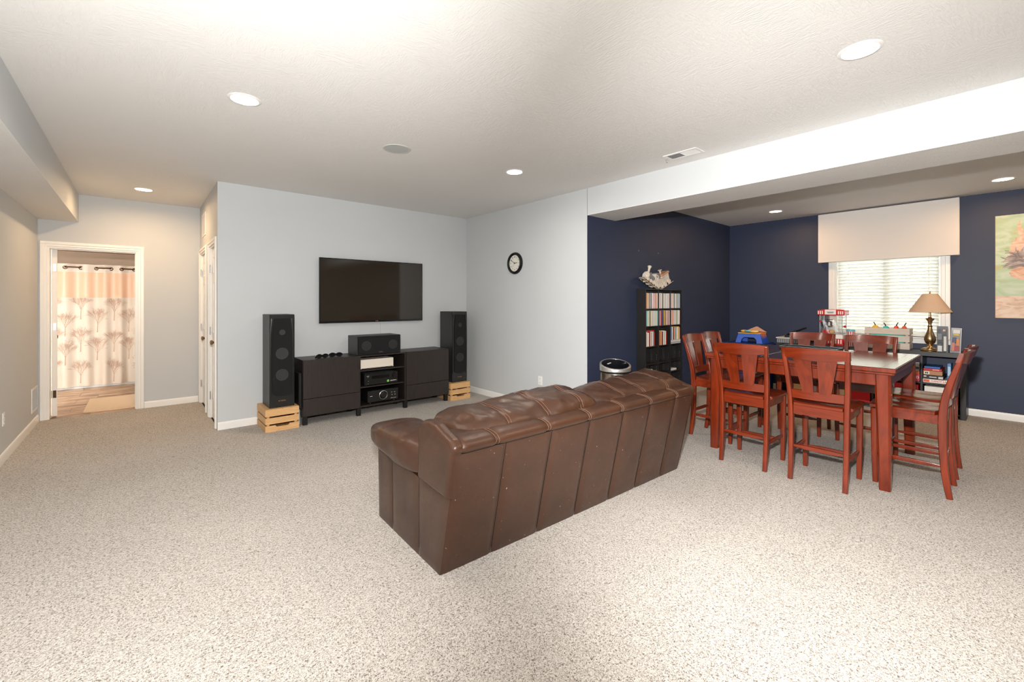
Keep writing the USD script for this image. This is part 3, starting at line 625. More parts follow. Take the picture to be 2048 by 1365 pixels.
# side panels below (three upholstered strips each side)
def side_panel(quad, x, sgn, puff=0.006, seed=0):
    u = np.linspace(0, 1, 12); v = np.linspace(0, 1, 18); U, V = np.meshgrid(u, v, indexing='ij'); q = np.array(quad, float)
    P = (q[0] * ((1 - U) * (1 - V))[..., None] + q[1] * (U * (1 - V))[..., None] + q[2] * (U * V)[..., None] + q[3] * ((1 - U) * V)[..., None])
    e = np.minimum(np.clip(np.minimum(U, 1 - U) / 0.14, 0, 1) ** 0.5, np.clip(np.minimum(V, 1 - V) / 0.06, 0, 1) ** 0.5)
    X = x + sgn * (puff * e - 0.003); S = np.stack([X, P[..., 0], P[..., 1]], -1)
    return grid_surface(S if sgn > 0 else S[::-1])
for x, sg in ((0.0, -1), (SL, 1)):
    for k, qd in enumerate(([(0.0, 0.0), (0.230, 0.0), (0.230, 0.43), (-0.098, 0.43)], [(0.234, 0.0), (0.575, 0.0), (0.590, 0.455), (0.234, 0.43)], [(0.579, 0.0), (0.795, 0.0), (0.815, 0.49), (0.594, 0.455)])):
        obj('side_panel', side_panel(qd, x, sg, seed=k), M_leather, sofa, True)
obj('base_board', [cb(0.01, SL - 0.01, 0.788, 0.80, 0.03, 0.30, 0.004)], M_leather, sofa)
obj('arm_frame', [cb(0.015, 0.24, 0.22, 0.80, 0.02, 0.46, 0.01), cb(SL - 0.24, SL - 0.015, 0.22, 0.80, 0.02, 0.46, 0.01)], M_leather, sofa)
# padded arms
def arm(sx):
    m = soft(0.165, 0.385, 1.0, 30, 3.0)
    def fn(v):
        yy = (v[:, 1] + 0.385) / 0.77; hz = v[:, 2].copy()
        hh = np.interp(yy, [0, 0.35, 0.7, 0.9, 1], [0.100, 0.098, 0.080, 0.064, 0.052]); zc = np.interp(yy, [0, 0.35, 0.7, 1], [0.530, 0.540, 0.548, 0.540])
        v[:, 2] = hz * hh
        n = v / (np.linalg.norm(v, axis=1, keepdims=True) + 1e-9); d = meshkit.fbm(v * 6.0 + sx); d = (d - d.mean()) * 0.03 + 0.008 * (meshkit.fbm(v * [16, 10, 10] + 3) - 0.0)
        v = v + n * d[:, None]; v[:, 2] += zc
        for s in (0.30, 0.62): v[:, 2] -= 0.010 * np.exp(-((yy - s) / 0.016) ** 2) * (hz > 0)
        side = (v[:, 0] * sx < -0.03) & (hz < 0.1); v[:, 2] -= np.where(side, 0.022 * np.clip((-v[:, 0] * sx - 0.03) / 0.06, 0, 1), 0)
        return v
    return warp(m, fn)
for sx, x in ((1, 0.115), (-1, SL - 0.115)):
    a = arm(sx); obj('arm_pad', move(a, (x, 0.565, 0.0)), M_leather, sofa, True)
# two back cushions slumped over the top roll
def cushion(x0, x1, hump, seed):
    """a slumped leather pillow: rounded section swept along x, tucked in at its ends and at its tufting seams"""
    L = (x1 - x0) / 2; nu, nt = 96, 48
    u = np.sin(np.linspace(-PI / 2, PI / 2, nu) * 0.985); th = np.linspace(0, 2 * PI, nt, endpoint=False); U, T_ = np.meshgrid(u, th, indexing='ij')
    tap = np.clip(1 - np.abs(U) ** 11, 0, 1) ** 0.36; c, s = np.cos(T_), np.sin(T_); k = (np.abs(c) ** 2.7 + np.abs(s) ** 2.7) ** (-1 / 2.7)
    v = np.stack([U * L, 0.205 * c * k * (0.6 + 0.4 * tap), 0.120 * s * k * tap], -1).reshape(-1, 3); uu = U.ravel(); q = v.copy()
    d = meshkit.fbm(q * [4.0, 6, 6] + seed); d = (d - d.mean()) * 0.055; d2 = meshkit.fbm(q * [11.0, 16, 16] + seed * 2); d += (d2 - d2.mean()) * 0.034
    d3 = meshkit.fbm(q * [26.0, 40, 40] + seed * 3); d += (d3 - d3.mean()) * 0.006
    n = q * [0.25 * 0.2 / L, 1, 1.6]; n /= np.linalg.norm(n, axis=1, keepdims=True) + 1e-9; v = v + n * d[:, None]
    v[:, 2] += np.interp(uu, hump[0], hump[1]) * np.clip((q[:, 2] + 0.1) / 0.2, 0, 1)
    for s_ in hump[2]:
        g = np.exp(-((uu - s_) * L / 0.014) ** 2); r_ = np.linalg.norm(v[:, 1:], axis=1) + 1e-9
        v[:, 1] -= v[:, 1] / r_ * 0.011 * g; v[:, 2] -= v[:, 2] / r_ * 0.011 * g
    P = v.reshape(nu, nt, 3); P = np.concatenate([P, P[:, :1]], 1); m = grid_surface(P); trimesh.repair.fix_normals(m)
    return m
CU = [(0.115, 1.205, ([-1, -0.8, -0.5, -0.1, 0.3, 0.75, 1], [-0.04, -0.012, -0.022, -0.010, 0.004, 0.012, -0.005], (-0.46, 0.08, 0.62)), 3.1),
      (1.165, 2.262, ([-1, -0.7, -0.2, 0.3, 0.85, 1], [-0.05, -0.034, -0.022, -0.008, 0.014, 0.016], (-0.42, 0.0, 0.52)), 8.4)]
for x0, x1, hump, sd in CU:
    c_ = cushion(x0, x1, hump, sd); cu = obj('back_cushion', move(rot(c_, 6, (1, 0, 0)), ((x0 + x1) / 2, 0.125, 0.685)), M_leather, sofa, True)
    L = (x1 - x0) / 2; cm = (x0 + x1) / 2; V = rot(c_, 6, (1, 0, 0)).vertices + [cm, 0.125, 0.690]; sts = []
    for s in hump[2]:
        for dx in (-0.011, 0.011):
            xx = cm + s * L + dx; a = np.linspace(-0.2, PI + 0.2, 26); pts = []
            for t_ in a:
                dr = np.array([-math.cos(t_), math.sin(t_)]); w_ = V[np.abs(V[:, 0] - xx) < 0.03][:, 1:] - [0.125, 0.690]
                pr2 = w_ @ dr; pe = np.abs(w_ @ np.array([-dr[1], dr[0]])); ok = (pe < 0.03) & (pr2 > 0)
                rr_ = pr2[ok].mean() if ok.any() else 0.14; pts.append((xx, 0.125 + dr[0] * (rr_ + 0.001), 0.690 + dr[1] * (rr_ + 0.001)))
            sts.append(tube(pts, 0.0012, 5))
    for q in sts: obj('seam_stitching', q, M_thread, cu, True)
for k in range(2):
    a = 0.25 + k * 0.88; obj('seat_cushion', move(warp(soft(0.436, 0.30, 0.085, 16, 4), lambda v: v + (meshkit.fbm(v * 5) * 0.01)[:, None] * [0, 0, 1]), (a + 0.44, 0.53, 0.475)), M_leather, sofa, True)

# ================================================================= MEDIA WALL
media = thing('media_console', 'long black-brown media console with open centre shelves under the TV', 'cabinet', (2.355, 5.42, 0))
mx = lambda x: x - 2.355
YF, YB = -0.20, 0.20
TH = 0.018
def carcass(x0, x1, z0=0.10, z1=0.74, back=True):
    m = [cb(x0, x0 + TH, YF + 0.02, YB, z0, z1, 0.0015), cb(x1 - TH, x1, YF + 0.02, YB, z0, z1, 0.0015), cb(x0 + TH, x1 - TH, YF + 0.02, YB, z0, z0 + TH, 0.0015), cb(x0 + TH, x1 - TH, YF + 0.02, YB, z1 - TH, z1, 0.0015)]
    if back: m.append(bx(x0 + TH, x1 - TH, YB - 0.006, YB, z0 + TH, z1 - TH))
    return m
A0, A1, A2, A3 = mx(1.395), mx(2.040), mx(2.665), mx(3.318)
for a, b in ((A0, A1), (A1, A2), (A2, A3)): obj('cabinet_body', carcass(a, b), M_besta, media)
for a, b in ((A0, A1), (A2, A3)):
    obj('drawer_front', cb(a + 0.001, b - 0.001, YF, YF + 0.0185, 0.301, 0.738, 0.002), M_besta, media); obj('drawer_front', cb(a + 0.001, b - 0.001, YF, YF + 0.0185, 0.102, 0.297, 0.002), M_besta, media)
for z in (0.555, 0.350): obj('shelf', cb(A1 + TH, A2 - TH, YF + 0.04, YB - 0.008, z - TH, z, 0.0015), M_besta, media)
for x in (A0 + 0.028, A1, A2, A3 - 0.028):
    for y in (YF + 0.045, YB - 0.06): obj('leg', cb(x - 0.024, x + 0.024, y - 0.022, y + 0.022, 0.0, 0.0995, 0.002), M_black, media)
# shelf contents
wb = thing('white_component', 'cream white flat box on the top shelf of the media console', 'electronics', (2.27, 5.40, 0.5555))
obj('case', cb(-0.20, 0.235, -0.13, 0.12, 0.008, 0.125, 0.004), plain('cream_case', lin(226, 216, 202), 0.45), wb)
obj('base_slot', cb(-0.19, 0.22, -0.1315, -0.128, 0.010, 0.017, 0.001), M_black, wb)
for s in (-1, 1):
    for q in (-1, 1): obj('foot', cyl((s * 0.16, q * 0.1, 0), (s * 0.16, q * 0.1, 0.009), 0.012), M_black, wb)
rc = thing('av_receiver', 'black receiver with a round green sticker on the middle shelf', 'electronics', (2.33, 5.40, 0.3505))
obj('case', cb(-0.22, 0.22, -0.15, 0.14, 0.012, 0.150, 0.004), M_black, rc); obj('front_panel', cb(-0.22, 0.22, -0.160, -0.150, 0.014, 0.148, 0.003), plain('satin_black', lin(24, 24, 24), 0.3), rc)
obj('display', cb(-0.13, 0.10, -0.162, -0.159, 0.085, 0.122, 0.001), M_gloss, rc); obj('ledge', cb(-0.215, 0.215, -0.166, -0.159, 0.066, 0.071, 0.001), M_black, rc)
obj('volume_knob', move(rot(lathe([(0.026, 0), (0.026, 0.012), (0.023, 0.018)], 24), 90, (1, 0, 0)), (0.165, -0.160, 0.108)), plain('dark_steel_knob', lin(70, 70, 70), 0.3, 1.0), rc)
for k in range(7): obj('vent_slot', cb(-0.19 + k * 0.056, -0.145 + k * 0.056, -0.11, 0.11, 0.149, 0.1515, 0.0005), plain('dark_grey_metal', lin(72, 74, 74), 0.4), rc)
for x, z in ((-0.175, 0.062), (-0.178, 0.030), (-0.178, 0.11)): obj('button', move(rot(lathe([(0.005, 0), (0.005, 0.004)], 10), 90, (1, 0, 0)), (x, -0.160, z)), M_chrome, rc)
obj('green_sticker', move(rot(lathe([(0.016, 0), (0.016, 0.0008)], 24), 90, (1, 0, 0)), (0.085, -0.1605, 0.040)), plain('green_sticker', lin(120, 205, 80), 0.5), rc)
for k in range(5): obj('label_mark', cb(0.118 + k * 0.017, 0.130 + k * 0.017, -0.1612, -0.1600, 0.033 + 0.001 * k % 2, 0.045, 0.0002), plain('white_print', lin(210, 210, 210), 0.6), rc)
obj('maker_mark', cb(-0.195, -0.165, -0.1612, -0.16, 0.122, 0.127, 0.0002), _m['white_print'], rc)
for s in (-1, 1):
    for q in (-1, 1): obj('foot', cyl((s * 0.18, q * 0.11, 0), (s * 0.18, q * 0.11, 0.013), 0.016), M_black, rc)
am = thing('power_amplifier', 'black amplifier with a big chrome-ringed dial on the bottom shelf', 'electronics', (2.36, 5.40, 0.1185))
obj('case', cb(-0.20, 0.20, -0.13, 0.14, 0.020, 0.160, 0.004), M_black, am); obj('front_panel', cb(-0.205, 0.205, -0.142, -0.130, 0.020, 0.165, 0.004), _m['satin_black'], am)
obj('dial_ring', move(rot(lathe([(0.040, 0), (0.056, 0), (0.056, 0.006), (0.051, 0.009), (0.047, 0.006), (0.043, 0.001)], 40, close=False), 90, (1, 0, 0)), (0.0, -0.142, 0.095)), M_chrome, am)
obj('dial', move(rot(lathe([(0.040, 0), (0.040, 0.014), (0.034, 0.019)], 36), 90, (1, 0, 0)), (0.0, -0.142, 0.095)), M_black, am)
for x in (0.115, 0.155): obj('small_knob', move(rot(lathe([(0.008, 0), (0.008, 0.012)], 14), 90, (1, 0, 0)), (x, -0.142, 0.085)), M_chrome, am)
obj('label_mark', [cb(-0.175, -0.145, -0.1428, -0.1418, 0.094, 0.100, 0.0002), cb(0.10, 0.175, -0.1428, -0.1418, 0.040, 0.043, 0.0002), cb(0.105, 0.122, -0.1428, -0.1418, 0.112, 0.116, 0.0002), cb(0.145, 0.162, -0.1428, -0.1418, 0.112, 0.116, 0.0002)], _m['white_print'], am)
for s in (-1, 1):
    for q in (-1, 1): obj('foot', lathe([(0.012, 0), (0.016, 0.004), (0.011, 0.012), (0.016, 0.021)], 16, loc=(s * 0.16, q * 0.105, 0)), M_chrome, am)
# centre speaker
def driver_cone(r, loc): return move(rot(lathe([(r, -0.001), (r, 0.0004), (r * 0.96, 0.0018), (r * 0.9, 0.0012), (r * 0.4, 0.0006), (0, 0.0012)], 36, close=False), 90, (1, 0, 0)), loc)
M_gold = plain('copper_logo', lin(206, 150, 96), 0.35, 1.0)
M_satin = plain('satin_black_baffle', lin(30, 31, 31), 0.28)
cs = thing('centre_speaker', 'black centre channel speaker standing on top of the media console', 'speaker', (2.305, 5.40, 0.741))
obj('cabinet', cb(-0.285, 0.285, -0.145, 0.16, 0.0, 0.235, 0.003), M_ash, cs); obj('baffle', cb(-0.284, 0.284, -0.158, -0.145, 0.001, 0.234, 0.006), M_satin, cs)
gr = Polygon([(-0.262, 0.205), (0.262, 0.205), (0.268, 0.06)] + [(0.268 * math.cos(a), 0.052 - 0.034 * math.sin(a)) for a in np.linspace(0.1, PI - 0.1, 15)] + [(-0.268, 0.06)]).buffer(0.008)
obj('grille', exy(gr, -0.171, -0.158), M_cloth, cs)
for x in (-0.175, 0.175): obj('woofer', driver_cone(0.062, (x, -0.1712, 0.115)), plain('cone_sheen', lin(31, 31, 32), 0.55), cs, True)
obj('badge', move(text('Infinity', 0.011, 0.001, True), (0.01, -0.171, 0.030)), M_chrome, cs, False)
# tower speakers on crates
def crate_small(label, loc, w, d, h):
    t = thing('wooden_crate', label, 'crate', loc, 0)
    sh = (h - 2 * 0.016) / 3; po = 0.018
    for sx in (-1, 1):
        for sy in (-1, 1): obj('corner_post', cb(sx * (w / 2 - 0.030) - 0.014, sx * (w / 2 - 0.030) + 0.014, sy * (d / 2 - 0.030) - 0.014, sy * (d / 2 - 0.030) + 0.014, 0.004, h - 0.02, 0.002), M_pine, t)
    for k in range(3):
        z0 = k * (sh + 0.016)
        for sy in (-1, 1):
            y = sy * (d / 2 - 0.007)
            if k == 0:
                q = sbox(-w / 2, z0, w / 2, z0 + sh).difference(sbox(-0.05, z0 + sh - 0.018, 0.05, z0 + sh + 0.01).union(Point(-0.05, z0 + sh).buffer(0.018)).union(Point(0.05, z0 + sh).buffer(0.018)))
                m = exy(q, y - 0.007, y + 0.007)
            else: m = cb(-w / 2, w / 2, y - 0.007, y + 0.007, z0, z0 + sh, 0.002)
            obj('board', m, M_pine, t)
        for sx in (-1, 1):
            x = sx * (w / 2 - 0.007); obj('board', rot(cb(-(d / 2 - 0.0145), d / 2 - 0.0145, -0.007, 0.007, z0, z0 + sh, 0.002), 90, (0, 0, 1)) if False else cb(x - 0.007, x + 0.007, -(d / 2 - 0.0145), d / 2 - 0.0145, z0, z0 + sh, 0.002), M_pine, t)
    for k in range(4):
        a = -w / 2 + 0.016 + k * (w - 0.032) / 4; obj('bottom_board', cb(a, a + (w - 0.032) / 4 - 0.006, -(d / 2 - 0.015), d / 2 - 0.015, 0.004, 0.012, 0.001), M_pine, t)
    for k in range(4):
        a = -w / 2 + k * w / 4; obj('top_board', cb(a + 0.001, a + w / 4 - 0.001, -(d / 2), d / 2, h - 0.0005, h + 0.0095, 0.001), M_pine, t)
    return t
CRL = (1.183, 5.425, 0); CRR = (3.495, 5.40, 0)
crate_small('pine slat crate under the left tower speaker', CRL, 0.335, 0.43, 0.232)
crate_small('pine slat crate under the right tower speaker, in the corner', CRR, 0.335, 0.43, 0.232)
def tower(label, loc):
    t = thing('tower_speaker', label, 'speaker', loc)
    w, d, h = 0.252, 0.34, 1.020
    obj('cabinet', cb(-w / 2, w / 2, -d / 2 + 0.03, d / 2, 0, h, 0.003), M_ash, t)
    obj('baffle', rounded := exy(sbox(-w / 2, 0.0, w / 2, h).buffer(-0.004).buffer(0.004), -d / 2 + 0.008, -d / 2 + 0.03), M_satin, t)
    for s in (-1, 1): obj('edge_trim', sweep_rect([(s * (w / 2 - 0.013), -d / 2 + 0.006, 0.13), (s * (w / 2 - 0.012), -d / 2 + 0.004, 0.55), (s * (w / 2 - 0.014), -d / 2 + 0.003, 0.80), (s * (w / 2 - 0.026), -d / 2 + 0.002, h - 0.045)], 0.018, 0.012, (1, 0, 0)), M_satin, t, 60)
    g = [(-0.088, 0.20)] + [(0.088 * -math.cos(a), 0.165 - 0.035 * math.sin(a)) for a in np.linspace(0, PI, 17)] + [(0.088, 0.20), (0.090, 0.75), (0.082, 0.89), (0.072, h - 0.05), (-0.072, h - 0.05), (-0.082, 0.89), (-0.090, 0.75)]
    obj('grille', exy(Polygon(g).buffer(0.006), -d / 2 - 0.004, -d / 2 + 0.01), M_cloth, t)
    for z, r in ((0.825, 0.032), (0.590, 0.066), (0.355, 0.066)): obj('woofer' if r > 0.05 else 'tweeter', driver_cone(r, (0.0, -d / 2 - 0.0045, z)), _m['cone_sheen'], t, True)
    obj('badge', [move(text('Infinity', 0.012, 0.001, True), (0.012, -d / 2 + 0.0075, 0.070)), cb(-0.034, -0.024, -d / 2 + 0.006, -d / 2 + 0.009, 0.066, 0.076, 0.0005)], M_gold, t, False)
tower('tall black floor-standing speaker on the crate left of the media console', (1.190, 5.43, 0.2418))
tower('tall black floor-standing speaker on the crate right of the media console', (3.525, 5.42, 0.2418))
# subwoofer squeezed between crate and console
sw = thing('subwoofer', 'narrow black and silver box tucked between the left crate and the media console', 'speaker', (1.372, 5.41, 0))
obj('silver_base', cb(-0.017, 0.017, -0.10, 0.17, 0.0, 0.19, 0.006), plain('silver_paint', lin(190, 192, 194), 0.4, 0.3), sw); obj('black_top', cb(-0.017, 0.017, -0.17, 0.17, 0.191, 0.60, 0.010), M_black, sw)
# spectacles on the console
def specs(label, loc, rz):
    t = thing('black_spectacles', label, 'spectacles', loc, rz)
    rim = lambda cx: tube([(cx + 0.034 * math.cos(a) * (1 + 0.1 * math.cos(2 * a)), -0.002, 0.024 + 0.021 * math.sin(a)) for a in np.linspace(0, 2 * PI, 28, endpoint=False)], 0.0042, 8, True)
    f = obj('front_frame', [rim(-0.038), rim(0.038), tube([(-0.008, -0.002, 0.032), (0, -0.005, 0.036), (0.008, -0.002, 0.032)], 0.004, 8)], M_gloss, t, True)
    for cx in (-0.038, 0.038): obj('lens', move(rot(lathe([(0.030, -0.0008), (0.030, 0.0008)], 24, sy=0.62), 90, (1, 0, 0)), (cx, -0.002, 0.024)), plain('smoked_lens', lin(22, 22, 24), 0.1), t)
    for s in (-1, 1): obj('temple', sweep_rect([(s * 0.072, 0, 0.030), (s * 0.060, 0.012 + (s > 0) * 0.006, 0.028), (-s * 0.02, 0.022 + (s > 0) * 0.008, 0.018), (-s * 0.066, 0.030 + (s > 0) * 0.008, 0.006)], 0.004, 0.014, (0, 1, 0)), M_gloss, t, 60)
specs('pair of black spectacles at the left end of the media console top', (1.63, 5.32, 0.7402), 12)
specs('pair of black spectacles nearer the centre speaker on the media console top', (1.80, 5.36, 0.7402), -10)
# television
tv = thing('television', 'large black flat screen television mounted on the pale wall', 'television', (2.399, Yt, 1.135))
obj('back_shell', cb(-0.70, 0.70, -0.045, -0.012, 0.03, 0.80, 0.012), M_black, tv); obj('wall_mount', cb(-0.25, 0.25, -0.013, 0.0, 0.25, 0.60, 0.003), M_black, tv)
obj('bezel', exy(sbox(-0.715, 0, 0.715, 0.822).difference(sbox(-0.703, 0.024, 0.703, 0.811)), -0.062, -0.044), plain('bezel_black', lin(16, 16, 16), 0.25), tv)
obj('screen', bx(-0.704, 0.704, -0.0590, -0.046, 0.023, 0.812), usdkit.material(stage, f'{LOOKS}/tv_glass', {'p': ('principled_bsdf', {'base_color': lin(44, 38, 31), 'roughness': 0.06, 'specular_ior_level': 0.5})}, [], 'p.BSDF'), tv)
obj('logo', [move(text('LG', 0.010, 0.0006, True), (0.035, -0.0622, 0.013))], plain('logo_grey', lin(170, 166, 164), 0.5), tv, False)
obj('logo_dot', move(rot(lathe([(0.0065, 0), (0.0065, 0.0008)], 20), 90, (1, 0, 0)), (0.016, -0.0620, 0.012)), plain('logo_red', lin(190, 30, 50), 0.5), tv)
cable = thing('power_cable', 'thin pale cable running down the wall below the television', 'cable', (2.50, Yt - 0.004, 0.75))
obj('cable', tube([(0, 0, 0), (0.004, 0, 0.2), (0, 0, 0.39)], 0.0025, 6), M_grey_pl, cable)
# clock
ck = thing('wall_clock', 'round black-rimmed clock on the pale wall', 'clock', (Xc, 4.488, 1.936), -90)
prof = [(0.110, 0.004), (0.150, 0.0), (0.152, 0.010), (0.146, 0.030), (0.130, 0.036), (0.116, 0.030), (0.112, 0.014)]
ax = lambda m: rot(m, 90, (1, 0, 0))
obj('rim', ax(lathe(prof, 56, close=False)), M_gloss, ck, True); obj('face', ax(lathe([(0.0, 0.0145), (0.114, 0.015), (0.114, 0.0)], 48, close=False)), plain('clock_face', lin(226, 224, 214), 0.5), ck)
obj('numeral', [move(text(str(n), 0.017, 0.0008, True), (0.088 * math.sin(n * PI / 6), -0.0155, 0.088 * math.cos(n * PI / 6))) for n in range(1, 13)], M_black, ck, False)
def hand(L, w, ang, y): return move(rot(cb(-w / 2, w / 2, y - 0.001, y, -0.015, L, 0.0004), ang, (0, 1, 0)), (0, 0, 0))
obj('hour_hand', hand(0.056, 0.007, 84, -0.018), M_black, ck); obj('minute_hand', hand(0.082, 0.005, 302, -0.020), M_black, ck); obj('second_hand', hand(0.070, 0.0018, 218, -0.022), M_black, ck)
obj('hub', ax(lathe([(0.006, 0.014), (0.006, 0.023)], 14)), M_black, ck)
# ================================================================= DINING TABLE AND CHAIRS
tb = thing('dining_table', 'square counter-height cherry wood dining table with a dark glossy top', 'table', (4.80, 1.25, 0))
TX, TY = 0.655, 0.69
for y0, y1 in ((-TY, -0.232), (-0.229, 0.229), (0.232, TY)): obj('top_board', cb(-TX + 0.075, TX - 0.075, y0 + (0.075 if y0 == -TY else 0), y1 - (0.075 if y1 == TY else 0), 0.885, 0.915, 0.0004), M_table, tb)
for s in (-1, 1):
    obj('edge_board', cb(s * (TX - 0.0375) - 0.0372, s * (TX - 0.0375) + 0.0372, -TY, TY, 0.880, 0.9150, 0.0006), M_table, tb)
    obj('edge_board', cb(-TX + 0.0752, TX - 0.0752, s * (TY - 0.0375) - 0.0372, s * (TY - 0.0375) + 0.0372, 0.880, 0.9150, 0.0006), M_table, tb)
for y in (-0.2305, 0.2305): obj('inlay_strip', cb(-TX + 0.075, TX - 0.075, y - 0.0035, y + 0.0035, 0.9140, 0.9156, 0.0003), plain('pale_inlay', lin(196, 180, 168), 0.3), tb)
obj('edge_moulding', [cb(s * (TX - 0.012) - 0.010, s * (TX - 0.012) + 0.010, -TY + 0.01, TY - 0.01, 0.862, 0.880, 0.006) for s in (-1, 1)] + [cb(-TX + 0.01, TX - 0.01, s * (TY - 0.012) - 0.010, s * (TY - 0.012) + 0.010, 0.862, 0.880, 0.006) for s in (-1, 1)], M_cherry, tb)
for s in (-1, 1):
    obj('edge_moulding', cb(s * (TX + 0.003) - 0.0028, s * (TX + 0.003) + 0.0028, -TY - 0.005, TY + 0.005, 0.884, 0.9115, 0.002), M_cherry, tb); obj('edge_moulding', cb(-TX, TX, s * (TY + 0.003) - 0.0028, s * (TY + 0.003) + 0.0028, 0.884, 0.9115, 0.002), M_cherry2, tb)
for s in (-1, 1): obj('apron', cb(s * (TX - 0.045) - 0.011, s * (TX - 0.045) + 0.011, -TY + 0.11, TY - 0.11, 0.775, 0.8795, 0.003), M_cherry2 if False else M_cherry, tb)
for s in (-1, 1): obj('apron', cb(-TX + 0.11, TX - 0.11, s * (TY - 0.045) - 0.011, s * (TY - 0.045) + 0.011, 0.775, 0.8795, 0.003), M_cherry2, tb)
for sx in (-1, 1):
    for sy in (-1, 1):
        cx, cy = sx * (TX - 0.075), sy * (TY - 0.075)
        P = [(cx - sx * 0.0, cy, z) for z in (0.0, 0.3, 0.6, 0.8797)]
        obj('leg', sweep_rect([(cx + sx * 0.014, cy + sy * 0.014, 0.0), (cx + sx * 0.010, cy + sy * 0.010, 0.3), (cx + sx * 0.003, cy + sy * 0.003, 0.7), (cx, cy, 0.879)], (0.068, 0.076, 0.092, 0.098), (0.068, 0.076, 0.092, 0.098), (1, 0, 0)), M_cherry, tb)
# ---- counter chair
def make_chair(label, loc, rz):
    t = thing('counter_chair', label, 'chair', loc, rz, 'counter-height chairs round the dining table')
    def post(s, z):                                             # rear post centre line
        zz = [0, 0.12, 0.30, 0.55, 0.70, 0.85, 1.035]; yy = [-0.215, -0.203, -0.190, -0.186, -0.198, -0.232, -0.285]; xx = [0.178, 0.178, 0.179, 0.181, 0.186, 0.194, 0.203]
        return (s * np.interp(z, zz, xx), np.interp(z, zz, yy), z)
    from scipy.interpolate import CubicSpline
    zz = np.array([0, 0.12, 0.30, 0.55, 0.70, 0.85, 1.035]); cy_ = CubicSpline(zz, [-0.222, -0.204, -0.190, -0.186, -0.198, -0.232, -0.285]); cx_ = CubicSpline(zz, [0.176, 0.177, 0.178, 0.181, 0.186, 0.194, 0.203])
    Z = np.linspace(0, 1.035, 22)
    for s in (-1, 1): obj('rear_leg', sweep_rect([(s * cx_(z), cy_(z), z) for z in Z], np.interp(Z, [0, 0.5, 1.03], [0.032, 0.036, 0.032]), np.interp(Z, [0, 0.2, 0.55, 1.03], [0.034, 0.042, 0.050, 0.028]), (1, 0, 0)), M_cherry, t, 45)
    for s in (-1, 1): obj('front_leg', sweep_rect([(s * 0.182, 0.186, 0), (s * 0.184, 0.190, 0.2), (s * 0.186, 0.192, 0.575)], (0.032, 0.037, 0.042), (0.032, 0.037, 0.042), (1, 0, 0)), M_cherry, t, 45)
    # saddle seat
    nx_, ny_ = 22, 22; U, V = np.meshgrid(np.linspace(-1, 1, nx_), np.linspace(-1, 1, ny_), indexing='ij')
    V = np.where(V < -0.78, V, V); hw = np.where(V < -0.72, 0.159, 0.214 + 0.006 * V); X = U * hw; Yv = np.where(V < -0.70, V * 0.202, V * 0.222) - 0.004 + 0.012 * (1 - U ** 2) * (V > 0) * V
    edge = np.clip((1 - np.maximum(np.abs(U), np.abs(V))) / 0.12, 0, 1)
    dip = 0.016 * np.exp(-(((np.abs(U) - 0.42) / 0.42) ** 2)) * np.exp(-(((V + 0.15) / 0.62) ** 2))
    Ztop = 0.618 - dip - 0.010 * (1 - edge) ** 2; top = np.stack([X, Yv, Ztop], -1); bot = np.stack([X * 0.985, Yv * 0.985, np.full_like(X, 0.588)], -1)
    rim_i = [(i, 0) for i in range(nx_)] + [(nx_ - 1, j) for j in range(1, ny_)] + [(i, ny_ - 1) for i in range(nx_ - 2, -1, -1)] + [(0, j) for j in range(ny_ - 2, 0, -1)]
    tr, br = np.array([top[i] for i in rim_i]), np.array([bot[i] for i in rim_i])
    side = grid_surface(np.stack([np.vstack([br, br[:1]]), np.vstack([tr, tr[:1]])], 1))
    obj('seat', [grid_surface(top), grid_surface(bot[::-1]), side], M_cherry2, t, 40)
    # aprons
    for s in (-1, 1): obj('side_apron', cb(s * 0.184 - 0.010, s * 0.184 + 0.010, -0.165, 0.172, 0.522, 0.5875, 0.003), M_cherry2, t)
    obj('front_apron', cb(-0.166, 0.166, 0.182, 0.202, 0.522, 0.5875, 0.003), M_cherry2, t); obj('rear_apron', cb(-0.163, 0.163, -0.200, -0.180, 0.515, 0.5875, 0.003), M_cherry2, t)
    # crest rail, bowed backwards
    def bowed(x0, z0, z1, th, bow, lean, yb, n=17, zt=None):
        xs = np.linspace(-x0, x0, n); P = []
        for z, wob in ((z0, 0), (z1, 1)):
            pass
        V, F = [], []
        for x in xs:
            b = -bow * (1 - (x / x0) ** 2); zc = 0.010 * (1 - (x / x0) ** 2) if zt else 0
            for (z, o) in ((z0 + (zt or 0) * (1 - (x / x0) ** 2) * -1, 0), (z1 + zc, 0), (z1 + zc, 1), (z0 + (zt or 0) * (1 - (x / x0) ** 2) * -1, 1)):
                y = yb + b + lean * (z - z0) + (th if o else 0); V.append((x, y, z))
        for i in range(n - 1):
            for j in range(4):
                q = (j + 1) % 4; a = i * 4; F += [[a + j, a + 4 + j, a + 4 + q], [a + j, a + 4 + q, a + q]]
        F += [[0, 1, 2], [0, 2, 3]]; e = (n - 1) * 4; F += [[e, e + 2, e + 1], [e, e + 3, e + 2]]
        m = trimesh.Trimesh(V, F, process=False); trimesh.repair.fix_normals(m); return m
    obj('crest_rail', bowed(0.219, 0.976, 1.043, 0.024, 0.044, -0.29, -0.275, zt=0.018), M_cherry2, t)
    obj('lower_rail', bowed(0.172, 0.646, 0.712, 0.020, 0.016, -0.09, -0.204), M_cherry2, t)
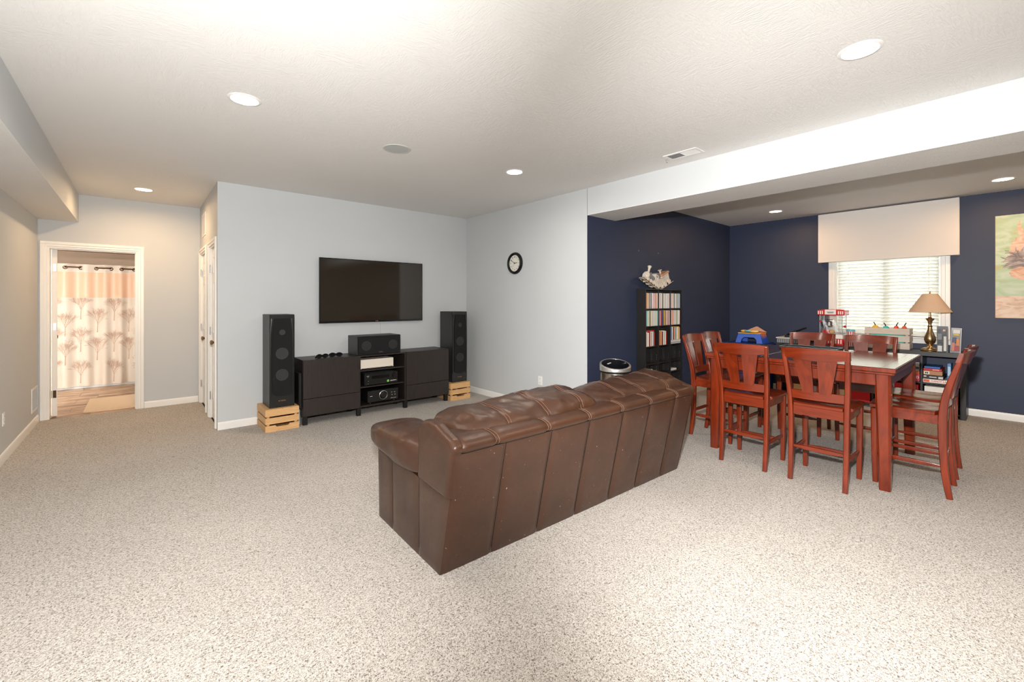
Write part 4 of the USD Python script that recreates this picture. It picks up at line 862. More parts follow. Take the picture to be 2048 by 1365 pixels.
    for s in (-1, 1):                                           # two splats, wider at the top
        q = []
        for z in np.linspace(0.70, 0.972, 8):
            k = (z - 0.70) / 0.272; xi = s * (0.0185 + 0.001 * k); xo = s * (0.092 + 0.050 * k); y = -0.226 + (-0.049) * k ** 1.2 - 0.006 * (1 - k) - 0.022 * k
            q.append((xi, xo, y, z))
        V, F = [], []
        for xi, xo, y, z in q:
            yo = y + 0.016 * ((xo / 0.22) ** 2) * 2; V += [(xi, y, z), (xo, yo, z), (xo, yo + 0.012, z), (xi, y + 0.012, z)]
        for i in range(len(q) - 1):
            for j in range(4):
                w = (j + 1) % 4; a = i * 4; F += [[a + j, a + w, a + 4 + w], [a + j, a + 4 + w, a + 4 + j]]
        F += [[0, 2, 1], [0, 3, 2]]; e = (len(q) - 1) * 4; F += [[e, e + 1, e + 2], [e, e + 2, e + 3]]
        m = trimesh.Trimesh(V, F, process=False); trimesh.repair.fix_normals(m); obj('back_splat', m, M_cherry, t)
    # stretchers with waisted ends
    def stretcher(p, q, w=0.019, h=0.030):
        p, q = np.array(p), np.array(q); K = np.linspace(0, 1, 9); d = (q - p) / np.linalg.norm(q - p); side = np.cross(d, [0, 0, 1.0]); side /= np.linalg.norm(side)
        f = np.array([0.55, 0.8, 1, 1, 1, 1, 1, 0.8, 0.55]); return sweep_rect([p + (q - p) * k for k in K], w * f, h * f, side)
    for s in (-1, 1): obj('stretcher', stretcher((s * 0.180, -0.175, 0.222), (s * 0.184, 0.172, 0.222)), M_cherry2, t, 45)
    obj('stretcher', stretcher((-0.162, -0.191, 0.262), (0.162, -0.191, 0.262)), M_cherry2, t, 45); obj('stretcher', stretcher((-0.165, 0.190, 0.175), (0.165, 0.190, 0.175)), M_cherry2, t, 45)
    return t
CH = [((4.13, 1.515, 0), -90, 'cherry wood counter chair with its back to the camera, the one nearer the sofa'),
      ((4.13, 0.978, 0), -90, 'cherry wood counter chair with its back to the camera, the right-hand, nearer one'),
      ((4.53, 0.515, 0), 0, 'cherry wood counter chair at the right end of the table, nearest the camera, seat shining'),
      ((5.06, 0.515, 0), 0, 'cherry wood counter chair at the right end of the table, farther, near the console'),
      ((4.60, 2.01, 0), 180, 'cherry wood counter chair at the left end of the table, nearest the sofa arm'),
      ((5.075, 2.04, 0), 180, 'cherry wood counter chair at the left end of the table, nearer the blue bin'),
      ((5.54, 1.50, 0), 90, 'cherry wood counter chair across the table, in front of the popcorn machine'),
      ((5.54, 0.98, 0), 90, 'cherry wood counter chair across the table, in front of the whitewashed crate')]
ch0 = make_chair(CH[0][2], CH[0][0], CH[0][1])
for l, r, lab in CH[1:]: dup(ch0, lab, l, r)
# ---- black tray on the table
tr = thing('black_tray', 'long shallow black tray lying on the dark table top', 'tray', (5.15, 1.34, 0.9158))
obj('tray_base', cb(-0.125, 0.125, -0.245, 0.245, 0, 0.006, 0.002), M_gloss, tr)
obj('tray_rim', [cb(s * 0.121 - 0.004, s * 0.121 + 0.004, -0.245, 0.245, 0.004, 0.030, 0.001) for s in (-1, 1)] + [cb(-0.121, 0.121, s * 0.241 - 0.004, s * 0.241 + 0.004, 0.004, 0.030, 0.001) for s in (-1, 1)], M_black, tr)
obj('rim_edge', [cb(s * 0.121 - 0.0045, s * 0.121 + 0.0045, -0.246, 0.246, 0.030, 0.032, 0.0005) for s in (-1, 1)] + [cb(-0.121, 0.121, s * 0.241 - 0.0045, s * 0.241 + 0.0045, 0.030, 0.032, 0.0005) for s in (-1, 1)], plain('tray_edge_grey', lin(150, 160, 160), 0.3), tr)

# ================================================================= BOOKCASE, TRASH CAN, TRAIN
BD = 0.135
bk = thing('bookcase', 'tall narrow black media bookcase against the navy wall', 'bookcase', (5.395, Yn - 0.006 - BD / 2, 0))
BW, BH = 0.465, 1.56
bs = 0.014
y0, y1 = -BD / 2, BD / 2
colx = [-BW + bs, -BW + bs + 0.299, -BW + bs + 0.299 + bs + 0.291, BW - bs]
cells = [(-BW + bs, -0.156), (-0.142, 0.149), (0.163, BW - bs)]
shelf_z = [0.070, 0.250, 0.445, 0.590, 0.820, 1.085, 1.315, BH - 0.016]
for s in (-1, 1): obj('side_panel', cb(s * (BW - bs / 2) - bs / 2, s * (BW - bs / 2) + bs / 2, y0, y1, 0, BH, 0.0015), M_blackwood, bk)
obj('back_panel', bx(-BW + bs, BW - bs, y1 - 0.004, y1, 0.05, BH - 0.016), M_blackwood, bk)
obj('top_panel', cb(-BW, BW, y0 - 0.002, y1, BH + 0.0002, BH + 0.016, 0.002), M_blackwood, bk)
obj('plinth', cb(-BW + bs, BW - bs, y0 + 0.008, y0 + 0.022, 0, 0.056, 0.001), M_blackwood, bk)
for x in (-0.149, 0.156): obj('divider', cb(x - 0.007, x + 0.007, y0 + 0.001, y1 - 0.005, 0.07, BH - 0.0005, 0.001), M_blackwood, bk)
for z in shelf_z[:-1]:
    for a, b in cells: obj('shelf', cb(a + 0.0005, b - 0.0005, y0 + 0.001, y1 - 0.005, z - 0.014, z, 0.001), M_blackwood, bk)
pins = []
for a, b in cells:
    for xw, sg in ((a, 1), (b, -1)):
        for yy in (y0 + 0.03, y1 - 0.035):
            for z in (0.28, 0.31, 0.34, 0.47, 0.50, 0.53, 0.63, 0.66, 0.69): pins.append(rot(lathe([(0.003, 0), (0.003, 0.0006)], 8), 90 * sg, (0, 1, 0)).apply_translation((xw + sg * 0.0002, yy, z)))
obj('shelf_pin_hole', pins, M_grey_pl, bk, kind='stuff')
bxk, byk = 5.395, Yn - 0.006 - BD / 2
SPC = {'white': '#e6e2dc', 'cream': '#e2d2b4', 'pale grey': '#c4c6c6', 'silver': '#a9adb0', 'pink': '#d8a8a8', 'red': '#b8302c', 'orange': '#d88a4c', 'yellow': '#dcc04c', 'pale green': '#b4ccb0', 'green': '#6c9a70', 'teal': '#86bcb8', 'sky blue': '#8cb4d4', 'dark blue': '#34508c', 'purple': '#8c5c94', 'black': '#28262a', 'brown': '#6e4c3a', 'tan': '#b8946c'}
for c in SPC: plain('case_' + c.replace(' ', '_'), lin(SPC[c]), 0.35)
ROWN = {5: 'top', 4: 'second', 3: 'third'}; COLN = ['left', 'middle', 'right']; ORD = ['first', 'second', 'third', 'fourth', 'fifth', 'sixth', 'seventh', 'eighth', 'ninth', 'tenth', 'eleventh', 'twelfth', 'thirteenth', 'fourteenth', 'fifteenth', 'sixteenth', 'seventeenth', 'eighteenth', 'nineteenth', 'twentieth', 'twenty-first']
FILL = {(5, 0): (1.0, 'tan orange cream tan cream brown silver pale_grey black white white pink white pink cream orange pink white cream'), (5, 1): (0.98, 'pale_grey white pink white white cream black white white pale_grey white pink white white pale_grey white pink white'),
        (5, 2): (0.93, 'white white pink white cream white black silver white white yellow yellow sky_blue sky_blue pale_grey silver white sky_blue'), (4, 0): (1.0, 'brown teal teal white yellow pale_green brown cream pale_green white pink white pale_grey white pale_green cream white teal teal'),
        (4, 1): (0.98, 'purple purple pink red red dark_blue dark_blue black yellow yellow brown tan pink white pink brown white pink'), (4, 2): (0.92, 'tan pink white orange pink white white pink white cream green pale_grey white white white pink'),
        (3, 0): (0.74, 'red white tan white cream brown red orange white black white white pale_grey black red'), (3, 1): (0.70, 'red orange brown white orange red black white pale_green pale_grey pale_grey white red'), (3, 2): (0.90, 'sky_blue dark_blue pale_grey white brown red orange white teal black white white cream yellow orange pink')}
for (r, c), (fr_, names) in FILL.items():
    a, b = cells[c]; names = [n.replace('_', ' ') for n in names.split()]; zb = shelf_z[r - 1 + (0)] if False else {5: 1.315, 4: 1.085, 3: 0.82}[r]
    hh = {5: 0.204, 4: 0.200, 3: 0.192}[r]; wd = (b - a - 0.004) * fr_ / len(names); ins = rng.uniform(0.0, 0.004)
    zz0 = zb + (0.055 if (r, c) == (3, 2) else 0.0)
    if (r, c) == (3, 2):
        hh = 0.178
        for q in range(4):
            single('disc_case', cb(bxk + a + 0.004, bxk + b - 0.012, byk + y0 + 0.006, byk + y1 - 0.014, zb + 0.0005 + q * 0.0136, zb + 0.0136 + q * 0.0136, 0.001), _m['case_' + ('pale_grey', 'silver', 'white', 'pale_grey')[q]], f'disc case lying flat, {("lowest", "second", "third", "topmost")[q]} under the books of the right third-row bookcase cell', 'disc case', 'disc cases in the bookcase')
    for i, nmc in enumerate(names):
        x0 = bxk + a + 0.002 + i * wd; dz = rng.uniform(-0.012, 0.003) if r == 3 else rng.uniform(-0.004, 0.002)
        single('disc_case', cb(x0 + 0.0003, x0 + wd - 0.0003, byk + y0 + 0.004 + rng.uniform(0, 0.004), byk + y1 - 0.012, zz0 + 0.0003, zz0 + hh + dz, 0.0015), _m['case_' + nmc.replace(' ', '_')],
               f'{nmc} disc case, {ORD[i]} from left in the {ROWN[r]} row {COLN[c]} cell of the bookcase', 'disc case', 'disc cases in the bookcase')
    if r == 3 and c in (0, 2):
        for q, nmc in enumerate(('red',) if c == 0 else ()):
            z = zz0 + hh + 0.0035 + q * 0.0148; single('disc_case', cb(bxk + a + 0.01, bxk + a + 0.20, byk + y0 + 0.006, byk + y1 - 0.016, z, z + 0.0142, 0.001), _m['case_' + nmc], f'{nmc} disc case lying flat on top of the row in the {COLN[c]} third-row bookcase cell', 'disc case', 'disc cases in the bookcase')
for q, nmc in enumerate(('red', 'green', 'pale grey')):
    single('disc_case', cb(bxk + cells[0][0] + 0.004, bxk + cells[0][0] + 0.20 - 0.03 * q + 0.02, byk + y0 + 0.006, byk + y1 - 0.016, 0.4453 + q * 0.024, 0.4453 + q * 0.024 + 0.0236, 0.001), _m['case_' + nmc.replace(' ', '_')], f'{nmc} box lying flat in the low left bookcase cell, {("lowest", "middle", "topmost")[q]} of three', 'box', 'boxes in the low left bookcase cell')
for q in range(2): single('disc_case', cb(bxk + cells[2][0] + 0.01, bxk + cells[2][0] + 0.17, byk + y0 + 0.01, byk + y1 - 0.016, 0.4453 + q * 0.0146, 0.4597 + q * 0.0146, 0.001), _m['case_white' if q else 'case_silver'], ('white' if q else 'silver') + ' disc case lying flat in the low right bookcase cell', 'disc case', 'disc cases in the bookcase')
# trash can
tc = thing('trash_can', 'stainless steel trash can with a slanted black lid by the navy wall', 'trash can', (4.02, 2.90, 0))
M_gsteel = plain('warm_brushed_steel', lin(176, 166, 150), 0.22, 1.0)
obj('body', lathe([(0.165, 0.012), (0.168, 0.03), (0.168, 0.612), (0.165, 0.618)], 48), M_gsteel, tc); obj('foot_ring', lathe([(0.160, 0), (0.164, 0.004), (0.164, 0.0118)], 40), M_black, tc)
obj('seal_band', lathe([(0.164, 0.6185), (0.171, 0.624), (0.171, 0.632), (0.164, 0.6365)], 40), M_black, tc)
def slant(m, z0):
    d = np.array([-0.62, -0.78])
    def fn(v):
        k = np.clip((v[:, 2] - z0) / 0.09, 0, 1); v[:, 2] -= k * 0.042 * ((v[:, :2] @ d) / 0.172 + 1) * 0.95; return v
    return warp(m, fn)
obj('lid_rim', slant(lathe([(0.166, 0.637), (0.1715, 0.640), (0.172, 0.736), (0.170, 0.746), (0.160, 0.752), (0.150, 0.750), (0.148, 0.740)], 56), 0.644), plain('lid_steel', lin(214, 212, 208), 0.36, 0.85), tc)
obj('lid_flap', slant(lathe([(0.10, 0.738), (0.149, 0.741), (0.146, 0.750), (0.10, 0.7545), (0.0, 0.756)], 48), 0.644), M_gloss, tc)
obj('lid_mark', slant(move(cb(-0.03, 0.03, -0.008, 0.008, 0.756, 0.7585, 0.0004), (-0.055, 0.04, 0)), 0.644), M_grey_pl, tc)
obj('sensor_panel', slant(move(lathe([(0.03, 0.751), (0.028, 0.7565), (0, 0.757)], 20, sx=1.5, sy=0.6), (0.085, -0.065, 0)), 0.644), M_black, tc)
obj('sensor_light', slant(cb(0.078, 0.10, -0.074, -0.064, 0.757, 0.7595, 0.0004), 0.644), M_grey_pl, tc)
# train decoration on top of the bookcase
M_tr = plain('distressed_cream', lin(222, 210, 192), 0.6); M_tg = plain('train_grey', lin(140, 146, 150), 0.5, 0.3); M_to = plain('train_terracotta', lin(200, 150, 118), 0.6); M_td = plain('train_dark', lin(62, 62, 62), 0.5, 0.4)
tn = thing('toy_train', 'cream and grey toy train ornament on a bent track atop the bookcase', 'train ornament', (5.29, Yn - 0.075, BH + 0.0165))
trk = [(-0.37, 0.125), (-0.05, 0.004), (0.09, 0.004), (0.38, 0.118)]
for dy in (-0.038, 0.038): obj('rail', sweep_rect([(x, dy, z) for x, z in [(-0.40, 0.128)] + trk], 0.005, 0.007, (0, 1, 0)), M_td if dy > 0 else M_tr, tn)
for s in np.linspace(0.04, 0.96, 9):
    p = pathpt(trk, [s])[0]; q = pathpt(trk, [min(s + 0.02, 1)])[0]; a = -math.degrees(math.atan2(q[1] - p[1], q[0] - p[0])); obj('sleeper', move(rot(cb(-0.006, 0.006, -0.046, 0.046, -0.003, 0.001, 0.001), a, (0, 1, 0)), (p[0], 0, p[1])), M_td, tn)
def car(m, cx, cz, ang): return move(rot(m, ang, (0, 1, 0)), (cx, 0, cz))
def wheel(x, r, y=-0.046): return move(rot(lathe([(r, 0), (r, 0.008), (r * 0.8, 0.010), (r * 0.7, 0.005), (r * 0.25, 0.005), (r * 0.2, 0.012), (0, 0.012)], 24), 90, (1, 0, 0)), (x, y, r + 0.004))
E_ = lambda m: car(m, -0.215, 0.074, 20.5)
obj('boiler', E_(move(rot(lathe([(0.040, -0.12), (0.046, -0.115), (0.046, 0.05), (0.040, 0.055)], 28), -90, (0, 1, 0)), (0, 0, 0.088))), M_tg, tn)
obj('boiler_front', E_(move(rot(lathe([(0.052, 0), (0.052, 0.016), (0.042, 0.020), (0.020, 0.020), (0.016, 0.026), (0, 0.026)], 28), -90, (0, 1, 0)), (-0.055, 0, 0.088))), M_tr, tn)
obj('chimney', E_(lathe([(0.018, 0.12), (0.014, 0.15), (0.016, 0.20), (0.028, 0.225), (0.024, 0.235)], 20, loc=(-0.025, 0, 0))), M_tr, tn); obj('bell', E_(lathe([(0.020, 0.126), (0.018, 0.15), (0.010, 0.160), (0.006, 0.17)], 16, loc=(0.03, 0, 0))), M_tg, tn)
obj('running_board', E_(cb(-0.10, 0.17, -0.050, 0.050, 0.036, 0.046, 0.002)), M_to, tn); obj('cowcatcher', E_(exy(Polygon([(-0.10, 0.04), (-0.10, 0.015), (-0.155, 0.012), (-0.12, 0.04)]), -0.045, 0.045)), M_tr, tn)
cabp = sbox(0.085, 0.046, 0.165, 0.165).difference(sbox(0.102, 0.085, 0.148, 0.145)); cb_ = obj('cab', E_(trimesh.util.concatenate([exy(cabp, -0.050, -0.042), exy(cabp, 0.042, 0.050), cb(0.085, 0.093, -0.042, 0.042, 0.046, 0.165, 0.001)])), M_tr, tn)
obj('cab_roof', E_(cb(0.070, 0.182, -0.060, 0.060, 0.166, 0.174, 0.003)), M_tg, tn)
for x, r in ((-0.075, 0.026), (-0.005, 0.026), (0.065, 0.030), (0.135, 0.036)): obj('wheel', E_(wheel(x, r)), M_tr, tn); obj('wheel', E_(wheel(x, r, 0.054)), M_tr, tn)
T_ = lambda m: car(trimesh.Trimesh(m.vertices * [1.2, 1, 1.2], m.faces, process=False), 0.02, 0.004, 0)
obj('tender', T_(exy(Polygon([(-0.055, 0.05), (0.055, 0.05), (0.062, 0.13), (0.04, 0.118), (0.0, 0.108), (-0.04, 0.118), (-0.062, 0.13)]), -0.045, 0.045)), M_tr, tn)
for k in range(7): obj('coal_lump', T_(move(trimesh.creation.icosphere(1, 0.020), (-0.042 + 0.014 * k, 0.012 * math.sin(k * 2.1), 0.135 + 0.014 * math.sin(k * 1.3) + (0.02 if k in (2, 3, 4) else 0)))), M_tg, tn)
for x in (-0.035, 0.038): obj('wheel', T_(wheel(x, 0.030)), M_tr, tn); obj('wheel', T_(wheel(x, 0.030, 0.054)), M_tr, tn)
K_ = lambda m: car(trimesh.Trimesh(m.vertices * [1.3, 1, 1.3], m.faces, process=False), 0.215, 0.050, -21.4)
cp_ = sbox(-0.065, 0.045, 0.065, 0.125).difference(unary_union([sbox(-0.045, 0.075, -0.008, 0.11), sbox(0.012, 0.075, 0.048, 0.11)]))
obj('caboose', K_(trimesh.util.concatenate([exy(cp_, -0.045, -0.038), exy(cp_, 0.038, 0.045), cb(-0.065, -0.058, -0.038, 0.038, 0.045, 0.125, 0.001), cb(0.058, 0.065, -0.038, 0.038, 0.045, 0.125, 0.001), cb(-0.075, 0.075, -0.048, 0.048, 0.036, 0.045, 0.001)])), M_tr, tn)
obj('caboose_roof', K_(exy(Polygon([(-0.078, 0.126), (0.078, 0.126), (0.060, 0.148), (-0.060, 0.148)]), -0.055, 0.055)), M_to, tn); obj('stove_pipe', K_(lathe([(0.010, 0.148), (0.010, 0.18), (0.026, 0.182), (0.024, 0.188)], 14, loc=(-0.03, 0, 0))), M_tr, tn)
for x in (-0.042, 0.042): obj('wheel', K_(wheel(x, 0.028)), M_tr, tn); obj('wheel', K_(wheel(x, 0.028, 0.054)), M_tr, tn)

# ================================================================= CONSOLE UNDER THE WINDOW
con = thing('console_shelf', 'long low black open shelf unit under the window', 'shelf unit', (7.57, 1.365, 0))
CXF, CXB = -0.20, 0.20
CY0, CY1, CZ = -1.005, 1.005, 0.787
M_con = plain('black_laminate', lin(44, 44, 46), 0.35)
obj('top_panel', cb(CXF, CXB, CY0, CY1, CZ - 0.055, CZ, 0.002), M_con, con)
ups = [CY0 + 0.025, -0.620, -0.145, 0.345, CY1 - 0.025]
for y in ups: obj('upright', cb(CXF + 0.002, CXB - 0.002, y - (0.025 if abs(y) > 0.8 else 0.011), y + (0.025 if abs(y) > 0.8 else 0.011), 0.0, CZ - 0.0555, 0.002), M_con, con)
for k in range(4):
    a = ups[k] + (0.0255 if k == 0 else 0.0115); b = ups[k + 1] - (0.0255 if k == 3 else 0.0115)
    for z in (0.055, 0.405): obj('shelf', cb(CXF + 0.004, CXB - 0.01, a, b, z - 0.02, z, 0.0015), M_con, con)
def gamebox(name, label, catg, y0, y1, z0, z1, x0, x1, col, grp=None, mark=None):
    t = thing(name, label, catg, ((x0 + x1) / 2, (y0 + y1) / 2, z0), 0, grp)
    w, d, h = y1 - y0, x1 - x0, z1 - z0; c = plain('box_' + col[0], lin(*col[1]), 0.45)
    obj('box_base', cb(-d / 2 + 0.002, d / 2 - 0.002, -w / 2 + 0.002, w / 2 - 0.002, 0.0004, h * 0.55, 0.001), c, t); obj('box_lid', cb(-d / 2, d / 2, -w / 2, w / 2, h * 0.12, h - 0.0003, 0.0015), c, t)
    for mk in (mark or []):
        kind = mk[0]
        if kind == 'text': m = rot(text(mk[1], mk[2], 0.0008, True, mk[5] if len(mk) > 5 else None), -90, (0, 0, 1)); m = move(m, (-d / 2 - 0.0002, mk[3], h * 0.55)); obj('lettering', m, plain('ink_' + mk[4][0], lin(*mk[4][1]), 0.5), t, False)
        else: obj('label_patch', cb(-d / 2 - 0.0010, -d / 2 + 0.001, mk[1], mk[2], h * mk[3], h * mk[4], 0.0003), plain('ink_' + mk[5][0], lin(*mk[5][1]), 0.5), t)
    return t
RED, WHT, BLK = ('red', (186, 22, 30)), ('white', (236, 230, 222)), ('black', (22, 22, 24))
G = 'board games in the console shelf'
# right bay, upper shelf: the stack of games
gamebox('board_game', 'white board game box with pink-red lettering, bottom of the stack in the console right bay', 'board game', 0.446, 0.732, 0.4055, 0.450, 7.375, 7.72, WHT, G, [('text', 'CANDY LAND', 0.022, -0.018, ('pinkred', (222, 110, 110)), 0.17), ('patch', 0.085, 0.138, 0.2, 0.85, ('orange_red', (224, 96, 60)))])
gamebox('board_game', 'black board game box with pale print, second in the console right bay stack', 'board game', 0.548, 0.732, 0.4505, 0.500, 7.375, 7.72, BLK, G, [('patch', -0.085, -0.045, 0.2, 0.75, ('pale', (206, 204, 200))), ('patch', -0.03, 0.035, 0.4, 0.65, ('pale', (206, 204, 200))), ('patch', 0.060, 0.085, 0.5, 0.8, ('pale', (206, 204, 200)))])
gamebox('board_game', 'tan board game box with a white barcode label, third in the console right bay stack', 'board game', 0.560, 0.730, 0.5005, 0.552, 7.38, 7.72, ('tan', (176, 128, 84)), G, [('patch', 0.030, 0.076, 0.15, 0.85, WHT), ('patch', 0.040, 0.050, 0.3, 0.7, ('dark', (60, 60, 70))), ('patch', 0.055, 0.066, 0.3, 0.7, ('dark', (60, 60, 70)))])
gamebox('board_game', 'red board game box in the console right bay stack below the blue one', 'board game', 0.565, 0.728, 0.5525, 0.580, 7.38, 7.72, RED, G, [('patch', -0.06, 0.0, 0.25, 0.8, ('palepink', (230, 150, 150)))])
gamebox('board_game', 'blue board game box on top of the stack in the console right bay', 'board game', 0.580, 0.722, 0.5805, 0.605, 7.39, 7.70, ('blue', (34, 96, 168)), G)
bkb = thing('activity_book', 'bright blue book standing on the white game box, right of the board game stack', 'book', (7.50, 0.503, 0.4505), 0)
obj('cover', cb(-0.11, 0.11, -0.016, 0.016, 0, 0.205, 0.002), plain('sky_book', lin(70, 130, 196), 0.4), bkb); obj('pages', cb(-0.105, 0.108, -0.012, 0.012, 0.002, 0.206, 0.001), M_white_pl, bkb); obj('cover_art', cb(-0.1112, -0.1095, -0.012, 0.012, 0.06, 0.17, 0.0004), plain('ink_iceblue', lin(170, 206, 232), 0.5), bkb)
gamebox('storage_box', 'large white box in the lower right bay of the console', 'box', 0.43, 0.72, 0.0555, 0.36, 7.385, 7.72, WHT)
# second bay
gamebox('board_game', 'red board game box in the lower shelf of the console behind the table corner', 'board game', 0.775, 1.10, 0.30, 0.365, 7.38, 7.72, RED, G)
gamebox('storage_box', 'deep red storage box under the red game box in the console', 'box', 0.77, 1.12, 0.0555, 0.2995, 7.39, 7.73, ('deepred', (150, 22, 26)))
gamebox('board_game', 'red and white board game box standing in the console beside the upright', 'board game', 0.762, 0.80, 0.4055, 0.50, 7.38, 7.70, ('rose', (206, 60, 78)), G, [('text', 'D', 0.03, 0.0, WHT)])
gamebox('board_game', 'orange board game box on the rose one in the console second bay', 'board game', 0.764, 0.81, 0.5005, 0.535, 7.385, 7.70, ('orange', (204, 110, 48)), G)
gamebox('board_game', 'grey patterned board game box topmost in the console second bay', 'board game', 0.764, 0.815, 0.5355, 0.645, 7.39, 7.70, ('grey', (170, 170, 168)), G, [('patch', -0.02, 0.02, 0.2, 0.5, ('dark', (60, 60, 70)))])
gamebox('board_game', 'red board game box with cream end standing in the console second bay', 'board game', 0.90, 1.14, 0.4055, 0.53, 7.40, 7.70, RED, G, [('patch', -0.02, 0.05, 0.1, 0.9, WHT)])
# third and fourth bays, seen between the chair legs
gamebox('storage_box', 'bright red storage box seen between the chairs in the console third bay', 'box', 1.245, 1.50, 0.0555, 0.33, 7.38, 7.72, ('bright_red', (196, 12, 20)))
gamebox('storage_box', 'cream wooden box seen through the chair back in the console third bay', 'box', 1.515, 1.60, 0.0555, 0.34, 7.38, 7.72, ('cream', (226, 198, 160)))
gamebox('storage_box', 'brown wooden box beside the cream one in the console third bay', 'box', 1.605, 1.69, 0.0555, 0.34, 7.39, 7.72, ('brown', (150, 84, 44)))
gamebox('storage_box', 'lilac grey plastic box in the console left bay', 'box', 1.74, 1.92, 0.0555, 0.30, 7.38, 7.72, ('lilac', (168, 160, 172)))
gamebox('storage_box', 'tan wicker coloured box at the left end of the console', 'box', 1.93, 2.14, 0.0555, 0.32, 7.38, 7.72, ('wicker', (214, 170, 116)))
# ---- popcorn machine
pm_ = thing('popcorn_machine', 'red and white tabletop popcorn machine with glass sides on the console', 'popcorn machine', (7.545, 1.69, 0.7873))
M_pr = plain('popcorn_red', lin(196, 24, 30), 0.3); M_pw = plain('popcorn_white', lin(240, 236, 232), 0.35)
M_acr = usdkit.material(stage, f'{LOOKS}/clear_acrylic', {'t': ('transparent_bsdf', {'color': (0.95, 0.96, 0.96)}), 'g': ('glossy_bsdf', {'roughness': 0.03}), 'm': ('mix_closure', {'fac': 0.08})}, [('t.BSDF', 'm.closure1'), ('g.BSDF', 'm.closure2')], 'm.closure')
obj('base', cb(-0.12, 0.12, -0.145, 0.145, 0.0, 0.095, 0.006), M_pr, pm_); obj('deck', cb(-0.11, 0.11, -0.135, 0.135, 0.0952, 0.15, 0.004), M_pw, pm_)
for k in range(9): obj('stripe', cb(-0.1212, -0.119, -0.126 + k * 0.029, -0.112 + k * 0.029, 0.028, 0.085, 0.0004), M_pw, pm_)
for sx in (-1, 1):
    for sy in (-1, 1): obj('corner_post', cb(sx * 0.106 - 0.005, sx * 0.106 + 0.005, sy * 0.131 - 0.005, sy * 0.131 + 0.005, 0.150, 0.425, 0.001), M_chrome, pm_)
for s in (-1, 1): obj('side_pane', bx(-0.10, 0.10, s * 0.131 - 0.001, s * 0.131 + 0.001, 0.15, 0.425), M_acr, pm_)
obj('front_pane', bx(-0.107, -0.105, -0.125, 0.125, 0.15, 0.425), M_acr, pm_)
obj('canopy', cb(-0.135, 0.135, -0.160, 0.160, 0.425, 0.498, 0.008), M_pr, pm_); obj('canopy_top', lathe([(0.11, 0.498), (0.10, 0.505), (0.0, 0.512)], 4, sx=1.1, sy=1.3), M_pr, pm_)
for y in (-0.142, -0.118, -0.094, 0.094, 0.118, 0.142): obj('stripe', cb(-0.1362, -0.134, y - 0.007, y + 0.007, 0.440, 0.485, 0.0004), M_pw, pm_)
obj('sign_plate', cb(-0.141, -0.135, -0.065, 0.065, 0.436, 0.505, 0.003), M_pw, pm_); obj('sign_mark', [cb(-0.1416, -0.1408, -0.042, 0.042, 0.468, 0.476, 0.0002), cb(-0.1416, -0.1408, -0.034, 0.034, 0.454, 0.461, 0.0002)], plain('slate_ink', lin(90, 112, 118), 0.5), pm_)
kt = obj('kettle', lathe([(0.030, 0.26), (0.046, 0.275), (0.048, 0.325), (0.040, 0.335)], 24, loc=(0, 0.045, 0)), M_chrome, pm_); obj('kettle_hanger', [cyl((0, 0.045, 0.33), (0, 0.045, 0.425), 0.004, 8), cyl((0, 0.0, 0.36), (0, 0.09, 0.36), 0.004, 8)], M_dark, kt)
for y in (0.125, -0.150): obj('crank_knob', move(trimesh.creation.icosphere(2, 0.017), (-0.10 if y > 0 else -0.05, y, 0.335 if y > 0 else 0.27)), M_pr, pm_, True)
obj('popcorn_scoop', cb(-0.09, -0.02, 0.03, 0.11, 0.150, 0.215, 0.006), M_pr, pm_); obj('popcorn_heap', move(warp(soft(0.05, 0.06, 0.03, 10, 2.5), lambda v: v + 0.01 * meshkit.fbm(v * 60)[:, None]), (0.02, 0.04, 0.18)), plain('popcorn', lin(236, 196, 140), 0.8), pm_, True)
cu_ = thing('popcorn_cup', 'red and white striped paper cup with a blue rim beside the popcorn machine', 'cup', (7.50, 1.475, 0.7873))
obj('cup_body', lathe([(0.032, 0), (0.033, 0.004), (0.045, 0.215), (0.043, 0.215), (0.031, 0.006)], 32), plain('cup_white', lin(240, 234, 230), 0.4), cu_); obj('rim', lathe([(0.0445, 0.205), (0.0475, 0.207), (0.048, 0.228), (0.044, 0.230), (0.0432, 0.207)], 32), plain('cup_teal', lin(96, 190, 206), 0.4), cu_)
for k in range(10):
    a = np.linspace(k * 2 * PI / 10, k * 2 * PI / 10 + PI / 10, 4); lo = [(0.0335 * math.cos(t_), 0.0335 * math.sin(t_), 0.004) for t_ in a]; hi = [(0.0455 * math.cos(t_), 0.0455 * math.sin(t_), 0.204) for t_ in a]
    obj('stripe', grid_surface(np.stack([np.array(lo), np.array(hi)], 1)), plain('cup_red', lin(206, 52, 66), 0.4), cu_, False)
# ---- whitewashed crate with soft bags
wc = thing('whitewashed_crate', 'whitewashed slat crate full of coloured soft bags under the window', 'crate', (7.60, 1.09, 0.7873))
h3 = 0.080
for k in range(3):
    z0 = k * (h3 + 0.014)
    for s in (-1, 1): obj('slat', cb(s * 0.133 - 0.007, s * 0.133 + 0.007, -0.226, 0.226, z0, z0 + h3, 0.003), M_washed, wc); obj('slat', cb(-0.1255, 0.1255, s * 0.219 - 0.007, s * 0.219 + 0.007, z0, z0 + h3, 0.003), M_washed, wc)
for sx in (-1, 1):
    for sy in (-1, 1): obj('corner_post', cb(sx * 0.112 - 0.013, sx * 0.112 + 0.013, sy * 0.198 - 0.013, sy * 0.198 + 0.013, 0.002, 0.256, 0.002), M_washed, wc)
obj('bottom_board', cb(-0.12, 0.12, -0.21, 0.21, 0.001, 0.010, 0.001), M_washed, wc)
